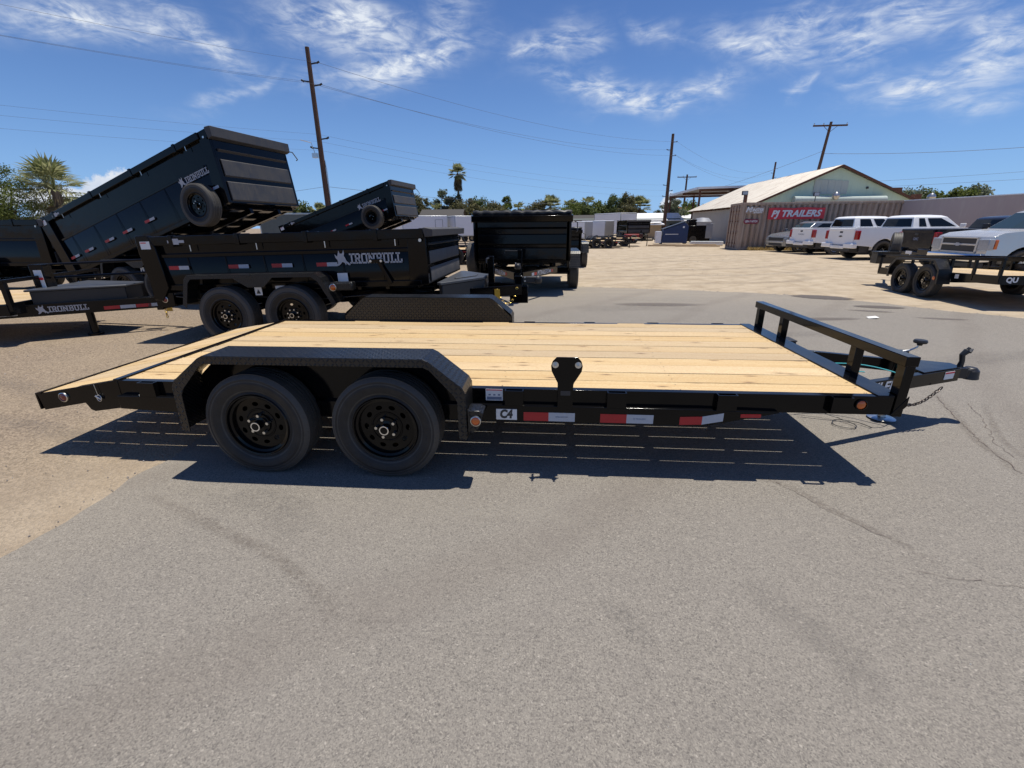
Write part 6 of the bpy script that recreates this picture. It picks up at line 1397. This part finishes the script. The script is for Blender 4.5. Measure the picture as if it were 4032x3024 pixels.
cable('heavy cable running from the leaning pole to the right edge', (26.1, 46.5, 7.7), (60, 33, 9.4), 1.2, .035)
cable('upper of two cables above the trees on the right', (33, 70, 6.6), (75, 52, 8.2), .4, .03)
cable('lower of two cables above the trees on the right', (33, 70, 6.0), (75, 52, 7.2), .4, .03)
cable('cable passing low behind the tallest pole', (-34, 36, 3.6), (-11.9, 24.6, 3.75), .25, .018)
cable('cable from the tallest pole down behind the smaller raised bed', (-11.9, 24.6, 3.75), (6, 74, 5.0), .5, .022)

# ---------------------------------------------------------------- trees
def crown_mesh(blobs, n, size, seed, droop=0, name='crown', mt='leaf'):
    rnd = random.Random(seed); m = MB(); tot = sum(b[3]**2 for b in blobs)
    for cx_, cy_, cz_, br_ in blobs:
        k = int(n * br_**2 / tot)
        subs = []
        for _ in range(max(6, int(13*br_/1.2))):
            a, b = rnd.uniform(0, 6.28), rnd.uniform(-1, 1); q = br_*rnd.uniform(.45, .95); s_ = math.sqrt(1-b*b)
            subs.append((cx_+q*s_*math.cos(a), cy_+q*s_*math.sin(a), cz_+q*b*.8, br_*rnd.uniform(.18, .5)))
        for _ in range(k):
            sx, sy, sz, sr = rnd.choice(subs); p = Vector((rnd.gauss(0, .62), rnd.gauss(0, .62), rnd.gauss(0, .5)))
            if p.length > 1.25: p *= 1.25/p.length*rnd.random()
            p = p * sr * 1.2
            c = Vector((sx, sy, sz)) + p; w_ = size*rnd.uniform(.6, 1.3)
            u = Vector((rnd.gauss(0, 1), rnd.gauss(0, 1), rnd.gauss(0, .6))).normalized(); v = u.orthogonal().normalized(); v = (v*math.cos(rnd.uniform(0, 6)) + u.cross(v)*math.sin(rnd.uniform(0, 6))).normalized()
            if droop: v = (v*.3 + Vector((0, 0, -1))).normalized(); 
            m.add([c - u*w_*.5, c + v*w_*.35, c + u*w_*.5, c - v*w_*.35], [(0, 1, 2, 3)])
    return m.me(name, M[mt], smooth=False)
def trunk_mesh(h, r, blobs, seed):
    rnd = random.Random(seed); m = MB(); m.tube([(0, 0, 0), (rnd.uniform(-.1, .1), 0, h*.4), (rnd.uniform(-.25, .25), 0, h*.75)], [r, r*.75, r*.5], 8)
    for b in blobs: m.tube([(0, 0, h*.35), (b[0]*.5, b[1]*.5, (h*.4+b[2])/2), (b[0]*.9, b[1]*.9, b[2])], [r*.45, r*.3, r*.1], 6)
    return m.me('trunk', M['bark'])
SPEC = {'round': ([(0, 0, 3.6, 1.7), (-1.3, .2, 2.9, 1.2), (1.3, -.2, 3.0, 1.25), (.3, .8, 4.3, 1.0)], 'leaf'),
        'tall': ([(0, 0, 4.3, 1.4), (-.8, 0, 3.3, 1.3), (1.0, 0, 3.5, 1.2), (.2, 0, 5.4, .9), (-.9, .2, 4.9, .7)], 'leaf_br'),
        'open': ([(-.9, 0, 4.6, .9), (1.0, 0, 4.9, .8), (0, 0, 5.7, .8), (-1.7, 0, 3.6, .8), (1.7, .2, 3.7, .9), (.2, .3, 3.6, 1.0)], 'leaf_gr'),
        'wide': ([(0, 0, 2.5, 1.5), (-2.0, 0, 2.2, 1.2), (2.0, 0, 2.3, 1.3), (-.9, .3, 3.2, 1.1), (1.1, .2, 3.3, 1.0), (3.1, 0, 1.8, .8), (-3.0, 0, 1.7, .8)], 'leaf'),
        'bright': ([(0, 0, 2.9, 1.3), (.9, 0, 2.3, 1.0), (-.9, 0, 2.4, .9)], 'leaf_yel')}
MESH = {}
def tree(kind, label, x, y, s=1.0, mt=None, rz=0, n=6500, size=.22):
    key = (kind, mt, size)
    if key not in MESH:
        bl, dm = SPEC[kind]; MESH[key] = (crown_mesh(bl, n, size, hash(kind) % 97 if 0 else len(kind)*7+3, mt=mt or dm), trunk_mesh(4.2, .20, bl, 5))
    T_ = thing('tree', label, 'tree', (x, y, 0), rz, 'trees beyond the yard'); T_.scale = (s, s, s)
    link(bpy.data.objects.new('crown', MESH[key][0]), T_); link(bpy.data.objects.new('trunk', MESH[key][1]), T_); return T_
def frond(m, c, d, L, w_, rnd, fan=True):
    """fan palm leaf: stalk then a fan of narrow blades"""
    side = d.cross(Vector((0, 0, 1))); side = side.normalized() if side.length > .05 else Vector((1, 0, 0)); up = side.cross(d)
    q = c + d*L*.45
    m.add([c - side*.02, c + side*.02, q + side*.015, q - side*.015], [(0, 1, 2, 3)])
    n = 11
    for i in range(n):
        a = (i/(n-1)-.5)*2.6; dd = (d*math.cos(a) + side*math.sin(a)).normalized(); l = L*.58*(1-.25*abs(a)/1.3)*rnd.uniform(.85, 1.1)
        tip = q + dd*l + Vector((0, 0, -.32*l*l/L)) + up*rnd.uniform(-.05, .05); md = q + dd*l*.55; pn = dd.cross(up).normalized()*w_
        m.add([q, md - pn, tip, md + pn], [(0, 1, 2, 3)])
def palm_meshes(h, r, nf, L, skirt, seed, tr=.16, wb=.05):
    rnd = random.Random(seed); m = MB(); g = MB()
    for i in range(nf):
        el = rnd.uniform(-.75, 1.45) if nf > 20 else rnd.uniform(-.5, 1.4); az_ = rnd.uniform(0, 6.28); d = Vector((math.cos(az_)*math.cos(el), math.sin(az_)*math.cos(el), math.sin(el)))
        frond(m, Vector((0, 0, h)), d, L*rnd.uniform(.85, 1.1), wb, rnd)
    for i in range(skirt):
        az_ = rnd.uniform(0, 6.28); z = h - rnd.uniform(.0, .9)*L; d = Vector((math.cos(az_)*.45, math.sin(az_)*.45, -1)).normalized(); frond(g, Vector((.1*math.cos(az_), .1*math.sin(az_), z)), d, L*rnd.uniform(.6, .85), wb, rnd)
    t = MB(); t.tube([(0, 0, 0), (.05, 0, h*.5), (0, 0, h)], [tr*1.3, tr, tr*.85], 10)
    return m.me('crown', M['palm'], smooth=False), (g.me('dry_skirt', M['palm_dead'], smooth=False) if skirt else None), t.me('trunk', M['bark'])
def palm(label, x, y, ms, s=1.0, rz=0):
    T_ = thing('palm_tree', label, 'palm tree', (x, y, 0), rz, 'fan palms beyond the yard'); T_.scale = (s, s, s)
    link(bpy.data.objects.new('crown', ms[0]), T_); link(bpy.data.objects.new('trunk', ms[2]), T_)
    if ms[1]: link(bpy.data.objects.new('dry_skirt', ms[1]), T_)
    return T_
PT = palm_meshes(9.6, .2, 44, 1.75, 46, 1, tr=.17, wb=.09)
PB = palm_meshes(4.2, .2, 60, 2.2, 30, 2, tr=.26, wb=.09)
PM = palm_meshes(4.6, .2, 30, 1.5, 14, 3, tr=.16, wb=.08)
palm('tallest fan palm, standing alone against the sky with a dry skirt', -14.2, 76, PT)
palm('broad fan palm rising over the rolled tarp of the dump trailer', .8, 77.5, PB, 1.05)
palm('small fan palm just right of the broad one', 3.9, 76.5, PM, .98)
palm('thin fan palm standing a little apart over the small dark dump body', 6.9, 77.3, PM, 1.05, 1.0)
palm('smaller fan palm between the broad one and the thin one', 5.2, 79, PM, .92, 2.0)
palm('shaggy fan palm above the tallest enclosed trailer', 15.1, 76.3, PB, .98, .7)
palm('small fan palm peeping right of the tallest utility pole', -34.5, 69, PB, .85, 1.6)
palm('little fan palm between the lone tall palm and the tarped dump', -4.4, 76, PM, .92, .4)
palm('fan palm top peeping over the smaller raised bed', -27.0, 72, PM, 1.15, .2)
palm('short palm in front of the greenery left of the lone tall palm', -17.5, 74, PM, .9, .9)
PL = palm_meshes(3.35, .2, 40, 1.75, 26, 4, tr=.2, wb=.045)
palm('big shaggy fan palm beside the left end of the raised bed', -22.9, 19.2, PL, 1.0)
tree('wide', 'dark green bushy tree left of the shaggy left palm', -27.6, 17.6, 1.0, 'leaf_yel', n=20000, size=.095)
tree('open', 'tall grey green feathery tree at the far left edge', -30.2, 17.0, .82, 'leaf_gr', n=14000, size=.075)
tree('tall', 'dark tree top behind the shaggy left palm', -25.4, 21.0, .74, 'leaf_br', n=11000, size=.09)
tree('round', 'green thicket tree filling in under the shaggy left palm', -24.6, 18.0, .85, 'leaf_yel', n=11000, size=.09)
tree('round', 'small green tree right of the shaggy left palm, low behind the bed', -20.8, 19.5, .62, 'leaf', n=11000, size=.09)
rows = [('open', 'sparse grey green treetop just left of the lone tall palm', -17.3, 77, 1.12, 'leaf_gr'), ('tall', 'brown green tree under the lone tall palm', -14.8, 76, .98, None), ('round', 'dense round tree right of the lone tall palm', -10.6, 77, 1.08, None),
        ('tall', 'brown tree left of the sparse treetop', -20.8, 76, .98, None), ('wide', 'low brown green tree over the long pale trailer', -12.4, 73, .95, 'leaf_br'), ('round', 'green tree over the blank ended trailer', -8.2, 74, .95, 'leaf_br'),
        ('open', 'loose tree above the left part of the rolled tarp', -6.4, 77, .95, 'leaf_yel'), ('wide', 'low tree behind the rolled tarp', -3.2, 78, .70, None), ('round', 'rounded green tree left of the broad fan palm', -1.6, 77, .98, 'leaf_br'),
        ('round', 'green tree right of the broad fan palm', 4.0, 74, .92, 'leaf_yel'), ('wide', 'low dark tree over the small white box trailer', 6.6, 76, .86, None), ('wide', 'low green tree over the far black dump trailer', 9.4, 78, .90, 'leaf_yel'),
        ('tall', 'tall tree behind the far black dump trailer', 11.0, 76, .92, 'leaf'), ('tall', 'brown tree left of the shaggy right palm', 13.2, 76, .95, None), ('open', 'dark eucalyptus behind the canopy posts', 19.4, 74, .92, 'leaf_gr'),
        ('round', 'dense tree filling in behind the canopy posts', 20.4, 76, .88, 'leaf'), ('wide', 'low distant trees right of the shaggy right palm', 17.2, 84, .62, 'leaf_gr'), ('round', 'tree showing above the middle of the rusty roof', 36.5, 78, 1.45, 'leaf_br'),
        ('round', 'grey green tree above the left end of the mauve wall', 45.5, 62.5, 1.02, 'leaf_gr'), ('round', 'bright round tree above the mauve wall', 47.6, 61.5, .98, 'leaf_yel'), ('wide', 'largest tree over the mauve wall', 51.5, 60.5, 1.22, 'leaf_gr'),
        ('bright', 'small bright tree at the foot of the largest one over the wall', 50.0, 59.5, 1.25, None), ('wide', 'green tree low behind the leftmost utility pole', -38.0, 68, .95, 'leaf'), ('wide', 'low tree between the two raised beds', -30.6, 70, .82, 'leaf_br'),
        ('wide', 'low tree behind the smaller raised bed', -23.5, 73, .85, 'leaf_br'), ('round', 'tree beside the canopy right end', 24.5, 80, .95, 'leaf_yel')]
for i, (k, lb, x, y, s_, mt) in enumerate(rows): tree(k, lb, x, y, s_*((1.42 if k == 'wide' else 1.0 if k == 'open' else 1.12) if x < 30 else 1.12), mt, rz=i*1.3 if k != 'wide' else i*.2)
